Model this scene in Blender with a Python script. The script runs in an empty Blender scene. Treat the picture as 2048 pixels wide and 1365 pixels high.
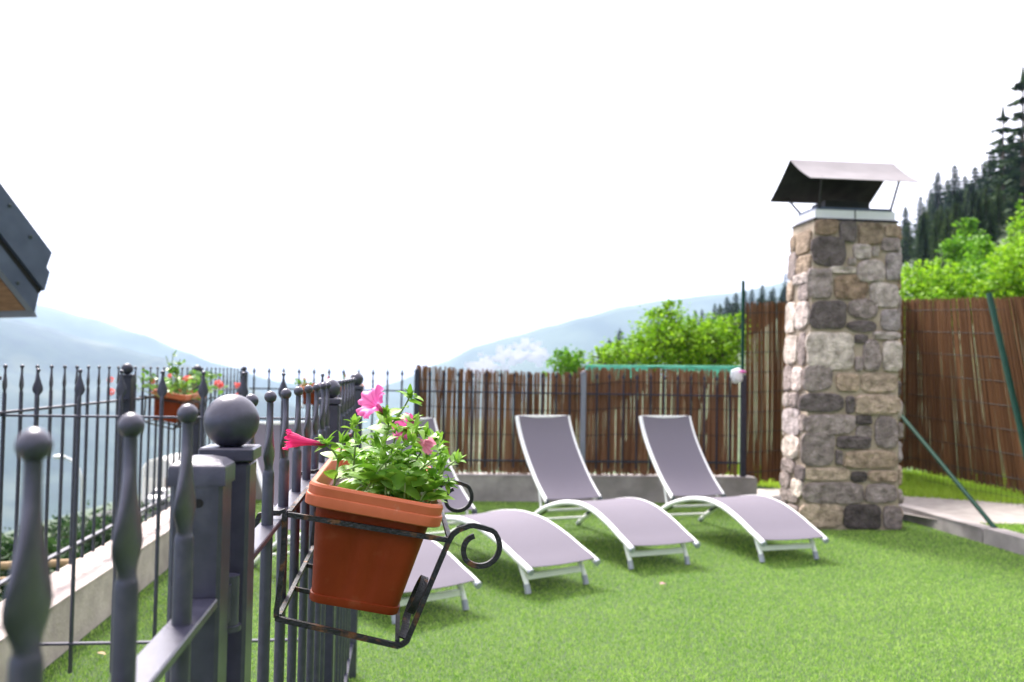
import bpy, math, random
import numpy as np
from mathutils import Vector, Matrix, noise
from math import sin, cos, pi, radians, sqrt, exp, atan2
sc = bpy.context.scene
col = sc.collection
R_ = random.Random(7)

# ------------------------------------------------------------------ camera
F, CX, CY, EYE = 1800.0, 1024.0, 682.5, 1.4        # photograph: 2048 px wide
PITCH, ROLL = math.atan(62.5 / F), math.atan(.0175)
fw = Vector((0, cos(PITCH), sin(PITCH)))
_r0, _u0 = Vector((1, 0, 0)), Vector((0, -sin(PITCH), cos(PITCH)))
cr = _r0 * cos(ROLL) + _u0 * sin(ROLL)
cu = -_r0 * sin(ROLL) + _u0 * cos(ROLL)
CAM = Vector((0, 0, EYE))
cd = bpy.data.cameras.new('camera')
cam = bpy.data.objects.new('camera', cd)
col.objects.link(cam)
M3 = Matrix((cr, cu, -fw)).transposed()
cam.matrix_world = Matrix.Translation(CAM) @ M3.to_4x4()
cd.sensor_width = 36.0
cd.lens = 36.0 * F / 2048
cd.clip_start, cd.clip_end = .02, 40000
cd.dof.use_dof = True
cd.dof.focus_distance = 1.52
cd.dof.aperture_fstop = 5.6
sc.camera = cam

# ------------------------------------------------------------------ sky and sun
SUN_AZ, SUN_EL = radians(-28), radians(48)
w = bpy.data.worlds.new('World')
sc.world = w
w.use_nodes = True
nt = w.node_tree
nt.nodes.clear()
out = nt.nodes.new('ShaderNodeOutputWorld')
bg = nt.nodes.new('ShaderNodeBackground')
sky = nt.nodes.new('ShaderNodeTexSky')
sky.sky_type = 'NISHITA'
sky.sun_disc = False
sky.sun_elevation, sky.sun_rotation = SUN_EL, SUN_AZ
sky.air_density, sky.dust_density, sky.ozone_density = 1.0, 5.0, 1.0
mx = nt.nodes.new('ShaderNodeMix')
mx.data_type = 'RGBA'
mx.inputs['Factor'].default_value = .72
nt.links.new(sky.outputs[0], mx.inputs['A'])
# bright overcast cloud sheet, brighter on the side of the veiled sun
sdir = Vector((sin(SUN_AZ) * cos(SUN_EL), cos(SUN_AZ) * cos(SUN_EL), sin(SUN_EL)))
tcw = nt.nodes.new('ShaderNodeTexCoord')
dt = nt.nodes.new('ShaderNodeVectorMath')
dt.operation = 'DOT_PRODUCT'
nt.links.new(tcw.outputs['Generated'], dt.inputs[0])
dt.inputs[1].default_value = sdir
mr = nt.nodes.new('ShaderNodeMapRange')
mr.interpolation_type = 'SMOOTHSTEP'
mr.inputs['From Min'].default_value, mr.inputs['From Max'].default_value = -.7, 1
mr.inputs['To Min'].default_value, mr.inputs['To Max'].default_value = 4.6, 13.5
nt.links.new(dt.outputs['Value'], mr.inputs['Value'])
cl = nt.nodes.new('ShaderNodeVectorMath')
cl.operation = 'SCALE'
cl.inputs[0].default_value = (1.05, .96, .99)
nt.links.new(mr.outputs[0], cl.inputs['Scale'])
nt.links.new(cl.outputs[0], mx.inputs['B'])
nt.links.new(mx.outputs['Result'], bg.inputs['Color'])
bg.inputs['Strength'].default_value = .085
nt.links.new(bg.outputs[0], out.inputs[0])
sl = bpy.data.lights.new('sun', 'SUN')
sl.energy, sl.angle, sl.color = 3.5, radians(16), (1, .93, .87)
so = bpy.data.objects.new('sun', sl)
col.objects.link(so)
sdir = Vector((sin(SUN_AZ) * cos(SUN_EL), cos(SUN_AZ) * cos(SUN_EL), sin(SUN_EL)))
so.rotation_euler = sdir.to_track_quat('Z', 'Y').to_euler()
so.location = sdir * 50
sc.view_settings.view_transform = 'Standard'
sc.view_settings.look = 'None'
sc.view_settings.gamma = 1
sc.view_settings.use_curve_mapping = False
sc.view_settings.exposure = 1.75
sc.cycles.volume_bounces = 1
sc.cycles.max_bounces = 8
sc.cycles.transparent_max_bounces = 8


# ------------------------------------------------------------------ measuring the photograph
def ray(x, y):
    return fw + cr * ((x - CX) / F) - cu * ((y - CY) / F)


def at(x, y, Y):                                   # the point seen at pixel (x, y), Y metres ahead
    d = ray(x, y)
    return CAM + d * (Y / d.y)


def onz(x, y, z):
    d = ray(x, y)
    return CAM + d * ((z - EYE) / d.z)


def onplane(x, y, p, n):
    d = ray(x, y)
    return CAM + d * ((p - CAM).dot(n) / d.dot(n))


# ------------------------------------------------------------------ materials
def mat(name, c1, c2=None, rough=.6, metal=0., scale=20., bump=0., bscale=None, island=0., spec=.5,
        trans=0., stops=(.35, .65), detail=6., attr=None, c3=None, scale3=3., stops3=(.55, .7), coat=0., stretch=None, bdist=.01):
    m = bpy.data.materials.new(name)
    m.use_nodes = True
    n = m.node_tree
    n.nodes.clear()
    L = n.links.new
    o = n.nodes.new('ShaderNodeOutputMaterial')
    b = n.nodes.new('ShaderNodeBsdfPrincipled')
    b.inputs['Roughness'].default_value = rough
    b.inputs['Metallic'].default_value = metal
    b.inputs['Specular IOR Level'].default_value = spec
    b.inputs['Coat Weight'].default_value = coat
    tc = n.nodes.new('ShaderNodeTexCoord')
    vec = tc.outputs['Object']
    if stretch:
        mp = n.nodes.new('ShaderNodeMapping')
        mp.inputs['Scale'].default_value = stretch
        L(vec, mp.inputs['Vector'])
        vec = mp.outputs['Vector']
    c = None
    if c2 is not None:
        nz = n.nodes.new('ShaderNodeTexNoise')
        nz.inputs['Scale'].default_value = scale
        nz.inputs['Detail'].default_value = detail
        L(vec, nz.inputs['Vector'])
        rp = n.nodes.new('ShaderNodeValToRGB')
        rp.color_ramp.elements[0].position, rp.color_ramp.elements[1].position = stops
        rp.color_ramp.elements[0].color = (*c1, 1)
        rp.color_ramp.elements[1].color = (*c2, 1)
        fac = nz.outputs['Fac']
        if island:
            ge = n.nodes.new('ShaderNodeNewGeometry')
            mm = n.nodes.new('ShaderNodeMix')
            mm.data_type = 'FLOAT'
            mm.inputs['Factor'].default_value = island
            L(fac, mm.inputs['A'])
            L(ge.outputs['Random Per Island'], mm.inputs['B'])
            fac = mm.outputs['Result']
        L(fac, rp.inputs['Fac'])
        c = rp.outputs['Color']
    if c3 is not None:
        n3 = n.nodes.new('ShaderNodeTexNoise')
        n3.inputs['Scale'].default_value = scale3
        n3.inputs['Detail'].default_value = 8
        L(tc.outputs['Object'], n3.inputs['Vector'])
        r3 = n.nodes.new('ShaderNodeValToRGB')
        r3.color_ramp.elements[0].position, r3.color_ramp.elements[1].position = stops3
        L(n3.outputs['Fac'], r3.inputs['Fac'])
        x3 = n.nodes.new('ShaderNodeMix')
        x3.data_type = 'RGBA'
        L(r3.outputs['Color'], x3.inputs['Factor'])
        if c is not None:
            L(c, x3.inputs['A'])
        else:
            x3.inputs['A'].default_value = (*c1, 1)
        x3.inputs['B'].default_value = (*c3, 1)
        c = x3.outputs['Result']
    if attr:
        a = n.nodes.new('ShaderNodeAttribute')
        a.attribute_name = attr
        xm = n.nodes.new('ShaderNodeMix')
        xm.data_type = 'RGBA'
        xm.blend_type = 'MULTIPLY'
        xm.inputs['Factor'].default_value = 1
        L(a.outputs['Color'], xm.inputs['A'])
        if c is not None:
            L(c, xm.inputs['B'])
        else:
            xm.inputs['B'].default_value = (*c1, 1)
        c = xm.outputs['Result']
    if c is not None:
        L(c, b.inputs['Base Color'])
    else:
        b.inputs['Base Color'].default_value = (*c1, 1)
    if bump:
        nb = n.nodes.new('ShaderNodeTexNoise')
        nb.inputs['Scale'].default_value = bscale or scale * 3
        nb.inputs['Detail'].default_value = 5
        L(vec, nb.inputs['Vector'])
        bm = n.nodes.new('ShaderNodeBump')
        bm.inputs['Strength'].default_value = bump
        bm.inputs['Distance'].default_value = bdist
        L(nb.outputs['Fac'], bm.inputs['Height'])
        L(bm.outputs['Normal'], b.inputs['Normal'])
    if trans:
        t = n.nodes.new('ShaderNodeBsdfTranslucent')
        if c is not None:
            L(c, t.inputs['Color'])
        else:
            t.inputs['Color'].default_value = (*c1, 1)
        ms = n.nodes.new('ShaderNodeMixShader')
        ms.inputs[0].default_value = trans
        L(b.outputs[0], ms.inputs[1])
        L(t.outputs[0], ms.inputs[2])
        L(ms.outputs[0], o.inputs[0])
    else:
        L(b.outputs[0], o.inputs[0])
    return m


IRON = mat('grey_iron_paint', (.036, .036, .06), (.05, .05, .08), .33, .2, 60, .045, 260, spec=.7, c3=(.07, .069, .1), scale3=30, stops3=(.6, .8))
IRON_FAR = mat('grey_iron_paint_weathered', (.022, .023, .04), (.032, .034, .055), .45, .3, 20, .15, 120)
BLACKIRON = mat('rusty_black_iron', (.018, .02, .024), (.035, .036, .04), .5, .5, 90, .4, 260, c3=(.16, .075, .035), scale3=38, stops3=(.56, .68))
HOLE = mat('dark_hole', (.004, .004, .005), rough=.9)
TERRA = mat('terracotta_plastic', (.19, .026, .004), (.23, .033, .007), .5, 0, 14, .08, 90, spec=.25, c3=(.29, .085, .04), scale3=24, stops3=(.6, .9))
FADED = mat('sun_faded_terracotta_plastic', (.44, .11, .045), (.5, .135, .06), .5, 0, 14, .05, 90, spec=.3, c3=(.46, .2, .12), scale3=50, stops3=(.64, .8))
SOIL = mat('potting_soil', (.02, .013, .008), (.05, .033, .02), .95, 0, 60, .8, 120)
LEAF = mat('petunia_leaf', (.125, .30, .02), (.24, .44, .05), .5, 0, 26, .15, 90, island=.55, trans=.3)
STEM = mat('petunia_stem', (.19, .27, .09), (.14, .22, .05), .6, 0, 40, .2, 200)
CALYX = mat('petunia_calyx', (.09, .22, .025), (.16, .32, .05), .55, 0, 40, trans=.2)
BUD = mat('petunia_bud', (.10, .02, .05), (.19, .03, .07), .55, 0, 60)
FABRIC = mat('lounger_mesh_fabric', (.182, .168, .204), (.208, .192, .232), .8, 0, 240, .12, 900, spec=.12, trans=.18)
WHITE = mat('white_lacquered_aluminium', (.78, .8, .8), (.84, .85, .85), .35, 0, 8)
CAPS = mat('blue_grey_plastic_cap', (.27, .3, .36), (.33, .35, .42), .5, 0, 20)
JOINT = mat('dark_plastic_joint', (.03, .045, .05), rough=.5)
CONC = mat('concrete', (.24, .222, .22), (.38, .35, .345), .95, 0, 5, .5, 60, c3=(.2, .185, .18), scale3=2.2, stops3=(.5, .75), detail=10)
CONC2 = mat('weathered_concrete_light', (.40, .345, .32), (.53, .465, .43), .9, 0, 7, .6, 50, c3=(.33, .28, .27), scale3=3, stops3=(.5, .72), detail=10)
SLAB = mat('pale_paving_concrete', (.27, .25, .235), (.36, .335, .315), .9, 0, 9, .3, 60)
MORTAR = mat('sandy_mortar', (.36, .29, .215), (.44, .365, .28), .95, 0, 12, .6, 70)
STONE = mat('field_stone', (.6, .53, .46), (1.6, 1.44, 1.3), .9, 0, 13, 1., 50, attr='tone', detail=12, stops=(.3, .7), c3=(.5, .44, .38), scale3=28, stops3=(.6, .75), spec=.2, bdist=.03)
ZINC = mat('folded_zinc_sheet', (.84, .83, .88), (.9, .89, .93), .45, 0, 6)
HOODTOP = mat('grey_metal_hood', (.18, .166, .171), (.21, .195, .201), .5, .1, 5, c3=(.25, .234, .242), scale3=2)
DARKMETAL = mat('dark_metal', (.012, .012, .016), (.03, .028, .03), .75, .1, 7)  # plain near-black metal for hood back, struts, flue and roof groove
REED = mat('brown_reed', (.12, .056, .03), (.25, .13, .072), .7, 0, 7, .3, 80, island=.72, stops=(.2, .85), stretch=(1, 1, .25), spec=.12)
REED2 = mat('dark_brown_reed', (.075, .036, .016), (.20, .10, .045), .7, 0, 7, .3, 80, island=.72, stops=(.2, .9), stretch=(1, 1, .25), spec=.12)
GREENPOST = mat('dark_green_coated_steel', (.002, .034, .021), (.003, .044, .028), .6, 0, 10, spec=.2)
NET = mat('green_shade_net', (.05, .32, .22), (.09, .42, .3), .7, 0, 40, trans=.35)
WIRE = mat('dark_fence_wire', (.035, .032, .028), rough=.7, spec=.2)
BAG = mat('white_plastic_bag', (.7, .72, .78), (.84, .85, .88), .4, 0, 20, .4, 30, trans=.2)
PINKBAND = mat('pink_print', (.6, .12, .4), rough=.5)
TURFBASE = mat('turf_backing', (.02, .05, .005), (.035, .08, .01), .9, 0, 30)
TURF = mat('artificial_turf_blades', (.07, .25, .004), (.56, .77, .19), .55, 0, 1.3, island=.7, trans=.15, spec=.08, stops=(.15, .85))
GRASS = mat('meadow_grass_blades', (.25, .44, .03), (.45, .62, .07), .6, 0, 2, island=.6, trans=.3, stops=(.1, .9))
GROUND = mat('meadow_and_earth', (.025, .05, .016), (.05, .09, .025), .95, 0, .6, .5, 3, c3=(.12, .1, .07), scale3=.25)
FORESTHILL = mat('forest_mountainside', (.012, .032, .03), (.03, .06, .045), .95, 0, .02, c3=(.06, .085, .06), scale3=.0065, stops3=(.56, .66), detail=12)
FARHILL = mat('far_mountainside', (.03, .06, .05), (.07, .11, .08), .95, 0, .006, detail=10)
VILLAGE = mat('pale_village_rock', (.64, .62, .6), rough=.9)
SPRUCE = mat('spruce_needles', (.005, .019, .007), (.022, .05, .014), .8, 0, .35, spec=.1, island=.5, trans=.1)
SPRUCE2 = mat('spruce_needles_mossy', (.014, .038, .009), (.05, .085, .018), .8, 0, .35, spec=.1, island=.5, trans=.1)
BARK = mat('bark', (.05, .035, .025), (.1, .075, .055), .9, 0, 10, .6, 30)
BUSHLEAF = mat('bright_green_leaf', (.085, .235, .008), (.29, .50, .026), .5, 0, 1.1, island=.55, trans=.42, stops=(.2, .8), spec=.2)
BUSHLEAF2 = mat('deep_green_leaf', (.04, .16, .008), (.19, .40, .025), .5, 0, .9, island=.5, trans=.38, stops=(.2, .8), spec=.2)
FASCIA = mat('dark_blue_grey_roof_metal', (.07, .088, .15), (.10, .125, .2), .4, .3, 5)
SOFFIT = mat('brown_soffit_wood', (.17, .075, .035), (.25, .12, .06), .7, 0, 6, .2, 40, stretch=(1, 1, 8))
RENDERW = mat('white_render', (.6, .58, .54), (.66, .64, .6), .9, 0, 12, .3, 60)
LOG = mat('peeled_log', (.3, .2, .1), (.42, .3, .17), .8, 0, 8, .4, 30, stretch=(1, .2, 1))
GREYPOST = mat('blue_grey_post_paint', (.17, .185, .235), (.21, .225, .28), .45, 0, 8)
DARKLEAF = mat('dark_hedge_leaf', (.012, .04, .012), (.045, .10, .025), .6, 0, 1.1, island=.55, trans=.25, spec=.2)
ASPH = mat('asphalt', (.04, .042, .045), (.06, .062, .065), .9, 0, 3)
LAMPM = mat('galvanised_steel', (.55, .57, .58), (.65, .67, .68), .4, .4, 6)
CARW = mat('white_car_paint', (.8, .8, .8), rough=.25, coat=.5)
GLASSD = mat('dark_window_glass', (.02, .025, .03), rough=.08, spec=.8)
TYRE = mat('black_rubber', (.015, .015, .015), rough=.8)
CANVAS = mat('white_tent_canvas', (.8, .8, .78), (.86, .86, .85), .7, 0, 3, trans=.5)
GERLEAF = mat('geranium_leaf', (.06, .19, .015), (.2, .38, .05), .5, 0, 18, island=.6, trans=.3)


def petal_mat(name, a, b, vein):
    m = mat(name, a, b, .55, 0, 22, .12, 120, trans=.35)
    n = m.node_tree
    L = n.links.new
    bs = [x for x in n.nodes if x.type == 'BSDF_PRINCIPLED'][0]
    tr = [x for x in n.nodes if x.type == 'BSDF_TRANSLUCENT'][0]
    src = bs.inputs['Base Color'].links[0].from_socket
    a1 = n.nodes.new('ShaderNodeAttribute')
    a1.attribute_name = 'tone'
    x = n.nodes.new('ShaderNodeMix')
    x.data_type = 'RGBA'
    L(a1.outputs['Fac'], x.inputs['Factor'])
    L(src, x.inputs['A'])
    x.inputs['B'].default_value = (*vein, 1)
    L(x.outputs['Result'], bs.inputs['Base Color'])
    L(x.outputs['Result'], tr.inputs['Color'])
    return m


PETAL = petal_mat('pink_petal', (.72, .065, .34), (.8, .16, .45), (.48, .015, .18))
PETALRED = petal_mat('magenta_petal', (.72, .02, .16), (.8, .05, .24), (.4, .005, .08))
PETALPALE = petal_mat('pale_pink_petal', (.8, .3, .45), (.86, .42, .55), (.7, .1, .3))
GERPETAL = mat('coral_geranium_petal', (.72, .12, .12), (.85, .28, .26), .6, 0, 30, island=.5, trans=.3)


# ------------------------------------------------------------------ building tools
class MB:
    def __init__(s):
        s.v, s.f, s.t, s.tone = [], [], [], None

    def add(s, vs, fs, tone=None):
        o = len(s.v)
        s.v.extend([tuple(p) for p in vs])
        s.f.extend([tuple(i + o for i in f) for f in fs])
        s.t.extend([tone if tone is not None else (1, 1, 1)] * len(vs))
        return s

    def box(s, c, x, y, z, bev=0.):                # centre and three half-axis vectors
        c, x, y, z = Vector(c), Vector(x), Vector(y), Vector(z)
        if not bev:
            vs = [c + x * i + y * j + z * k for i in (-1, 1) for j in (-1, 1) for k in (-1, 1)]
            s.add(vs, [(0, 1, 3, 2), (4, 6, 7, 5), (0, 4, 5, 1), (2, 3, 7, 6), (0, 2, 6, 4), (1, 5, 7, 3)])
            return s
        lx, ly, lz = x.length, y.length, z.length
        bx, by, bz = 1 - bev / lx, 1 - bev / ly, 1 - bev / lz
        vs, idx = [], {}
        for i in (-1, 1):
            for j in (-1, 1):
                for k in (-1, 1):
                    for a, p in enumerate(((i, j * by, k * bz), (i * bx, j, k * bz), (i * bx, j * by, k))):
                        idx[(i, j, k, a)] = len(vs)
                        vs.append(c + x * p[0] + y * p[1] + z * p[2])
        fs = []
        S = [(-1, -1), (-1, 1), (1, 1), (1, -1)]
        for q in (-1, 1):
            fs.append([idx[(q, a, b, 0)] for a, b in S][::-q])
            fs.append([idx[(a, q, b, 1)] for a, b in S][::q])
            fs.append([idx[(a, b, q, 2)] for a, b in S][::-q])
        for a in (-1, 1):
            for b in (-1, 1):
                fs.append((idx[(a, b, -1, 0)], idx[(a, b, 1, 0)], idx[(a, b, 1, 1)], idx[(a, b, -1, 1)]))
                fs.append((idx[(a, -1, b, 0)], idx[(a, 1, b, 0)], idx[(a, 1, b, 2)], idx[(a, -1, b, 2)]))
                fs.append((idx[(-1, a, b, 1)], idx[(1, a, b, 1)], idx[(1, a, b, 2)], idx[(-1, a, b, 2)]))
                for d in (-1, 1):
                    fs.append((idx[(a, b, d, 0)], idx[(a, b, d, 1)], idx[(a, b, d, 2)]))
        s.add(vs, fs)
        return s

    def loft(s, loops, cap=True, closed=True, tones=None):
        n = len(loops[0])
        vs, ts = [], []
        for i, l in enumerate(loops):
            vs.extend(l)
        fs = []
        for i in range(len(loops) - 1):
            for j in range(n if closed else n - 1):
                k = (j + 1) % n
                fs.append((i * n + j, i * n + k, (i + 1) * n + k, (i + 1) * n + j))
        if cap:
            fs.append(tuple(range(n))[::-1])
            fs.append(tuple(range((len(loops) - 1) * n, len(loops) * n)))
        s.add(vs, fs)
        if tones:
            s.t[-len(vs):] = tones
        return s

    def tube(s, pts, rad, n=8, up=None, flat=None, cap=True, square=False):
        pts = [Vector(p) for p in pts]
        loops = []
        ref = Vector(up) if up else None
        prev = None
        for i, p in enumerate(pts):
            a = pts[max(i - 1, 0)]
            b = pts[min(i + 1, len(pts) - 1)]
            d = (b - a).normalized()
            if ref is not None:
                x = (ref - d * ref.dot(d)).normalized()
            elif prev is None:
                q = Vector((0, 0, 1)) if abs(d.z) < .9 else Vector((1, 0, 0))
                x = (q - d * q.dot(d)).normalized()
            else:
                x = (prev - d * prev.dot(d)).normalized()
            prev = x
            y = d.cross(x)
            r = rad[i] if isinstance(rad, (list, tuple)) else rad
            ry = r if flat is None else flat
            if square:
                l = [p + x * r * sx + y * ry * sy for sx, sy in ((-1, -1), (1, -1), (1, 1), (-1, 1))]
            else:
                l = [p + x * (r * cos(2 * pi * k / n)) + y * (ry * sin(2 * pi * k / n)) for k in range(n)]
            loops.append(l)
        return s.loft(loops, cap)

    def ball(s, c, r, nu=20, nv=12, sq=(1, 1, 1)):
        c = Vector(c)
        loops = []
        for i in range(1, nv):
            th = pi * i / nv
            loops.append([c + Vector((r * sq[0] * sin(th) * cos(2 * pi * k / nu), r * sq[1] * sin(th) * sin(2 * pi * k / nu), -r * sq[2] * cos(th))) for k in range(nu)])
        o = len(s.v)
        s.loft(loops, False)
        b, t = len(s.v), len(s.v) + 1
        s.v += [tuple(c - Vector((0, 0, r * sq[2]))), tuple(c + Vector((0, 0, r * sq[2])))]
        s.t += [(1, 1, 1)] * 2
        e = o + (nv - 2) * nu
        for k in range(nu):
            s.f.append((b, o + (k + 1) % nu, o + k))
            s.f.append((t, e + k, e + (k + 1) % nu))
        return s

    def quad(s, c, x, y, tone=None):
        c, x, y = Vector(c), Vector(x), Vector(y)
        return s.add([c - x - y, c + x - y, c + x + y, c - x + y], [(0, 1, 2, 3)], tone)

    def mesh(s, name, m, smooth=None, tone=False, origin=None):
        me = bpy.data.meshes.new(name)
        vs = s.v
        if origin is not None:
            ox, oy, oz = origin
            vs = [(a - ox, b - oy, c - oz) for a, b, c in vs]
        me.from_pydata(vs, [], s.f)
        me.materials.append(m)
        if tone:
            ca = me.color_attributes.new('tone', 'FLOAT_COLOR', 'POINT')
            ca.data.foreach_set('color', np.array([(*c, 1) for c in s.t], 'f').ravel())
        me.validate()
        if smooth is not None:
            me.polygons.foreach_set('use_smooth', [True] * len(me.polygons))
            if smooth < 179:
                try:
                    me.set_sharp_from_angle(angle=radians(smooth))
                except Exception:
                    pass
        me.update()
        return me


WORLD = {}


def put(name, me, parent=None, loc=(0, 0, 0), rot=None):
    o = bpy.data.objects.new(name, me)
    col.objects.link(o)
    if parent:
        o.parent = parent
    o.location = loc
    if rot is not None:
        o.rotation_euler = rot
    return o


def part(name, mb, m, parent, smooth=40, tone=False, label=None):
    """geometry in world coordinates -> child of parent (roots are unrotated while parts are built)"""
    p, base = parent, Vector((0, 0, 0))
    while p:
        base += Vector(p.location)
        p = p.parent
    me = mb.mesh(name, m, smooth, tone, base)
    o = put(name, me, parent)
    if label:
        o['label'] = label
    return o


def tag(o, label=None, cat=None, group=None, kind=None):
    if label:
        o['label'] = label
    if cat:
        o['category'] = cat
    if group:
        o['group'] = group
    if kind:
        o['kind'] = kind
    return o


def thing(name, loc, label, cat, group=None):
    o = bpy.data.objects.new(name, None)
    col.objects.link(o)
    o.location = loc
    o.empty_display_size = .1
    return tag(o, label, cat, group)


def solo(name, mb, m, label, cat, origin=(0, 0, 0), smooth=40, group=None, tone=False):
    o = put(name, mb.mesh(name, m, smooth, tone, origin), None, origin)
    return tag(o, label, cat, group)


def structure(name, mb, m, smooth=40):
    return tag(put(name, mb.mesh(name, m, smooth)), kind='structure')


def copy_tree(o, parent=None):
    c = o.copy()
    col.objects.link(c)
    if parent:
        c.parent = parent
    for ch in list(o.children):
        copy_tree(ch, c)
    return c


def smooth_path(P, n=4):
    out_ = []
    for i in range(len(P) - 1):
        p0 = P[max(i - 1, 0)]
        p1, p2 = P[i], P[i + 1]
        p3 = P[min(i + 2, len(P) - 1)]
        for k in range(n):
            t_ = k / n
            out_.append(tuple(.5 * ((2 * p1[j]) + (-p0[j] + p2[j]) * t_ + (2 * p0[j] - 5 * p1[j] + 4 * p2[j] - p3[j]) * t_ ** 2 + (-p0[j] + 3 * p1[j] - 3 * p2[j] + p3[j]) * t_ ** 3) for j in range(len(p1))))
    out_.append(tuple(P[-1]))
    return out_


Z1 = Vector((0, 0, 1))

# ------------------------------------------------------------------ terrain
def hill(x, y):
    k = .5 / (1 + (max(y, 0) / 190) ** 4)
    d = max(0., x - 9)
    return k * d * min(1, d / 14) if d < 400 else k * 400


def height(x, y):
    z = hill(x, y)
    lx = -2.75 - .11 * (y - 4.15)                  # outer face of the left wall
    d = max(0., lx - x)
    if y < -10:
        d = max(0., -x - 4)
    z -= 1.7 * min(d, 1.2) / 1.2 + .3 * max(0, d - 1.2)
    f = max(0., y - (10.15 if x < 2.4 else 11.5))
    z -= (.05 * f + 1.4 * min(f, 2) / 2 * (1 - min(1, max(0, x - 1) / 4))) * (1 if x < 9 else exp(-(x - 9) / 40))
    z = max(z, -270 - .004 * sqrt(x * x + y * y))
    inside = lx - .35 < x < 9 and -8 < y < (10.15 if x < 2.4 else 11.6)
    z += noise.noise(Vector((x * .15, y * .15, 0))) * min(1.2, .02 * sqrt(x * x + y * y)) * (0 if inside else 1)
    return z - .06


g = MB()
radii = [0, 1.5, 3, 4.5, 6, 7.5, 9, 10.5, 12, 13.5, 15, 17, 19.5, 22, 25, 29, 34, 40, 48, 58, 70, 85, 105, 130, 160, 200, 250, 310, 390, 490, 620, 780, 980, 1250, 1600, 2100, 2800, 3700, 5000, 7000, 9500]
NA = 240
loops = []
for r in radii[1:]:
    loops.append([(r * sin(2 * pi * k / NA), r * cos(2 * pi * k / NA), height(r * sin(2 * pi * k / NA), r * cos(2 * pi * k / NA))) for k in range(NA)])
g.loft(loops, False)
g.v.append((0, 0, height(0, 0)))
g.t.append((1, 1, 1))
for k in range(NA):
    g.f.append((len(g.v) - 1, (k + 1) % NA, k))
structure('ground', g, GROUND, 180)


def mountain(name, pts, D, foot, back, m, rough=.03, nv=26):
    """pts: ridge pixels; D: distance of the ridge; foot: (distance, z) of the near foot"""
    xs = [p[0] for p in pts]
    n = 90
    loops = []
    for i in range(n + 1):
        x = xs[0] + (xs[-1] - xs[0]) * i / n
        for a, b in zip(pts, pts[1:]):
            if a[0] <= x <= b[0]:
                t = (x - a[0]) / (b[0] - a[0])
                t = t * t * (3 - 2 * t) * .5 + t * .5
                y = a[1] + (b[1] - a[1]) * t
                break
        top = at(x, y, D * (1 + .05 * sin(x * .01)))
        u = ray(x, 700)
        u = Vector((u.x, u.y, 0)).normalized()
        p0 = u * foot[0]
        p0.z = foot[1]
        l = []
        for j in range(nv + 1):
            t = j / nv
            p = p0.lerp(top, t)
            p.z = foot[1] + (top.z - foot[1]) * (t ** 1.15)
            amp = (top.z - foot[1]) * rough * min(1, 4 * t * (1 - t) + .12)
            p.z += amp * (noise.noise(p * .004) * 2 + noise.noise(p * .015) * .8)
            l.append(p)
        e = u * (D + back)
        e.z = foot[1]
        for j in (1, 2, 3):
            l.append(top.lerp(e, j / 3))
        loops.append(l)
    mb = MB()
    mb.loft(loops, False, False)
    return structure(name, mb, m, 180)


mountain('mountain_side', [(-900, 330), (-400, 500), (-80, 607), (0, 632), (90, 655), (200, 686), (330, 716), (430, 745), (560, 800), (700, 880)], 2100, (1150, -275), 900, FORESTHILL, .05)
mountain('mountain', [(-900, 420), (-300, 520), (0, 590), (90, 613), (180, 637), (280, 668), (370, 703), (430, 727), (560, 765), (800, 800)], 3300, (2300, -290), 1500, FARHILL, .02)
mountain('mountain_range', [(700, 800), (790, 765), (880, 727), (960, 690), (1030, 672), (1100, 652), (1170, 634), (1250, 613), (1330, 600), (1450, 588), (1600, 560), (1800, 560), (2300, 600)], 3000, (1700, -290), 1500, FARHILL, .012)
# pale houses of the village on the far slope
vg = MB()
rv = random.Random(3)
for i in range(150):
    px = rv.uniform(925, 1095)
    ctr = 745 - (px - 925) * .33 + (max(0, px - 1060) * .9)
    py = ctr + rv.gauss(0, 11)
    t = min(.93, max(.1, .62 + (740 - py) * .0035))
    p = at(px, py, 2250 + (742 - py) * 5.0)
    s_ = rv.uniform(4, 11)
    vg.box(p, (s_, 0, 0), (0, s_, 0), (0, 0, s_ * .7))
o = put('village', vg.mesh('village', VILLAGE))
tag(o, 'pale hazy houses scattered over the far mountainside beyond the reed fence', 'village', kind='stuff')

# ------------------------------------------------------------------ terrace: turf, walls, curb, slab
def lw(y):                                         # inner face of the left wall
    return -2.115 - .11 * (y - 4.15)


def bwy(x):                                        # front face of the back wall
    return 9.72 + .07 * (x + .62)


def curb(y):                                       # inner face of the right curb
    return 3.915 + (9.018 - y) * .121


t = MB()
A = [(lw(-4), -4), (curb(-4), -4), (curb(9.9), 9.9), (2.75, 9.96), (lw(9.7), bwy(lw(9.7)))]
vs = [(x, y, z) for z in (-.05, .004) for x, y in A]
n = len(A)
t.add(vs, [tuple(range(n))[::-1], tuple(range(n, 2 * n))] + [(i, (i + 1) % n, n + (i + 1) % n, n + i) for i in range(n)])
structure('turf_base', t, TURFBASE, 20)


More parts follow.
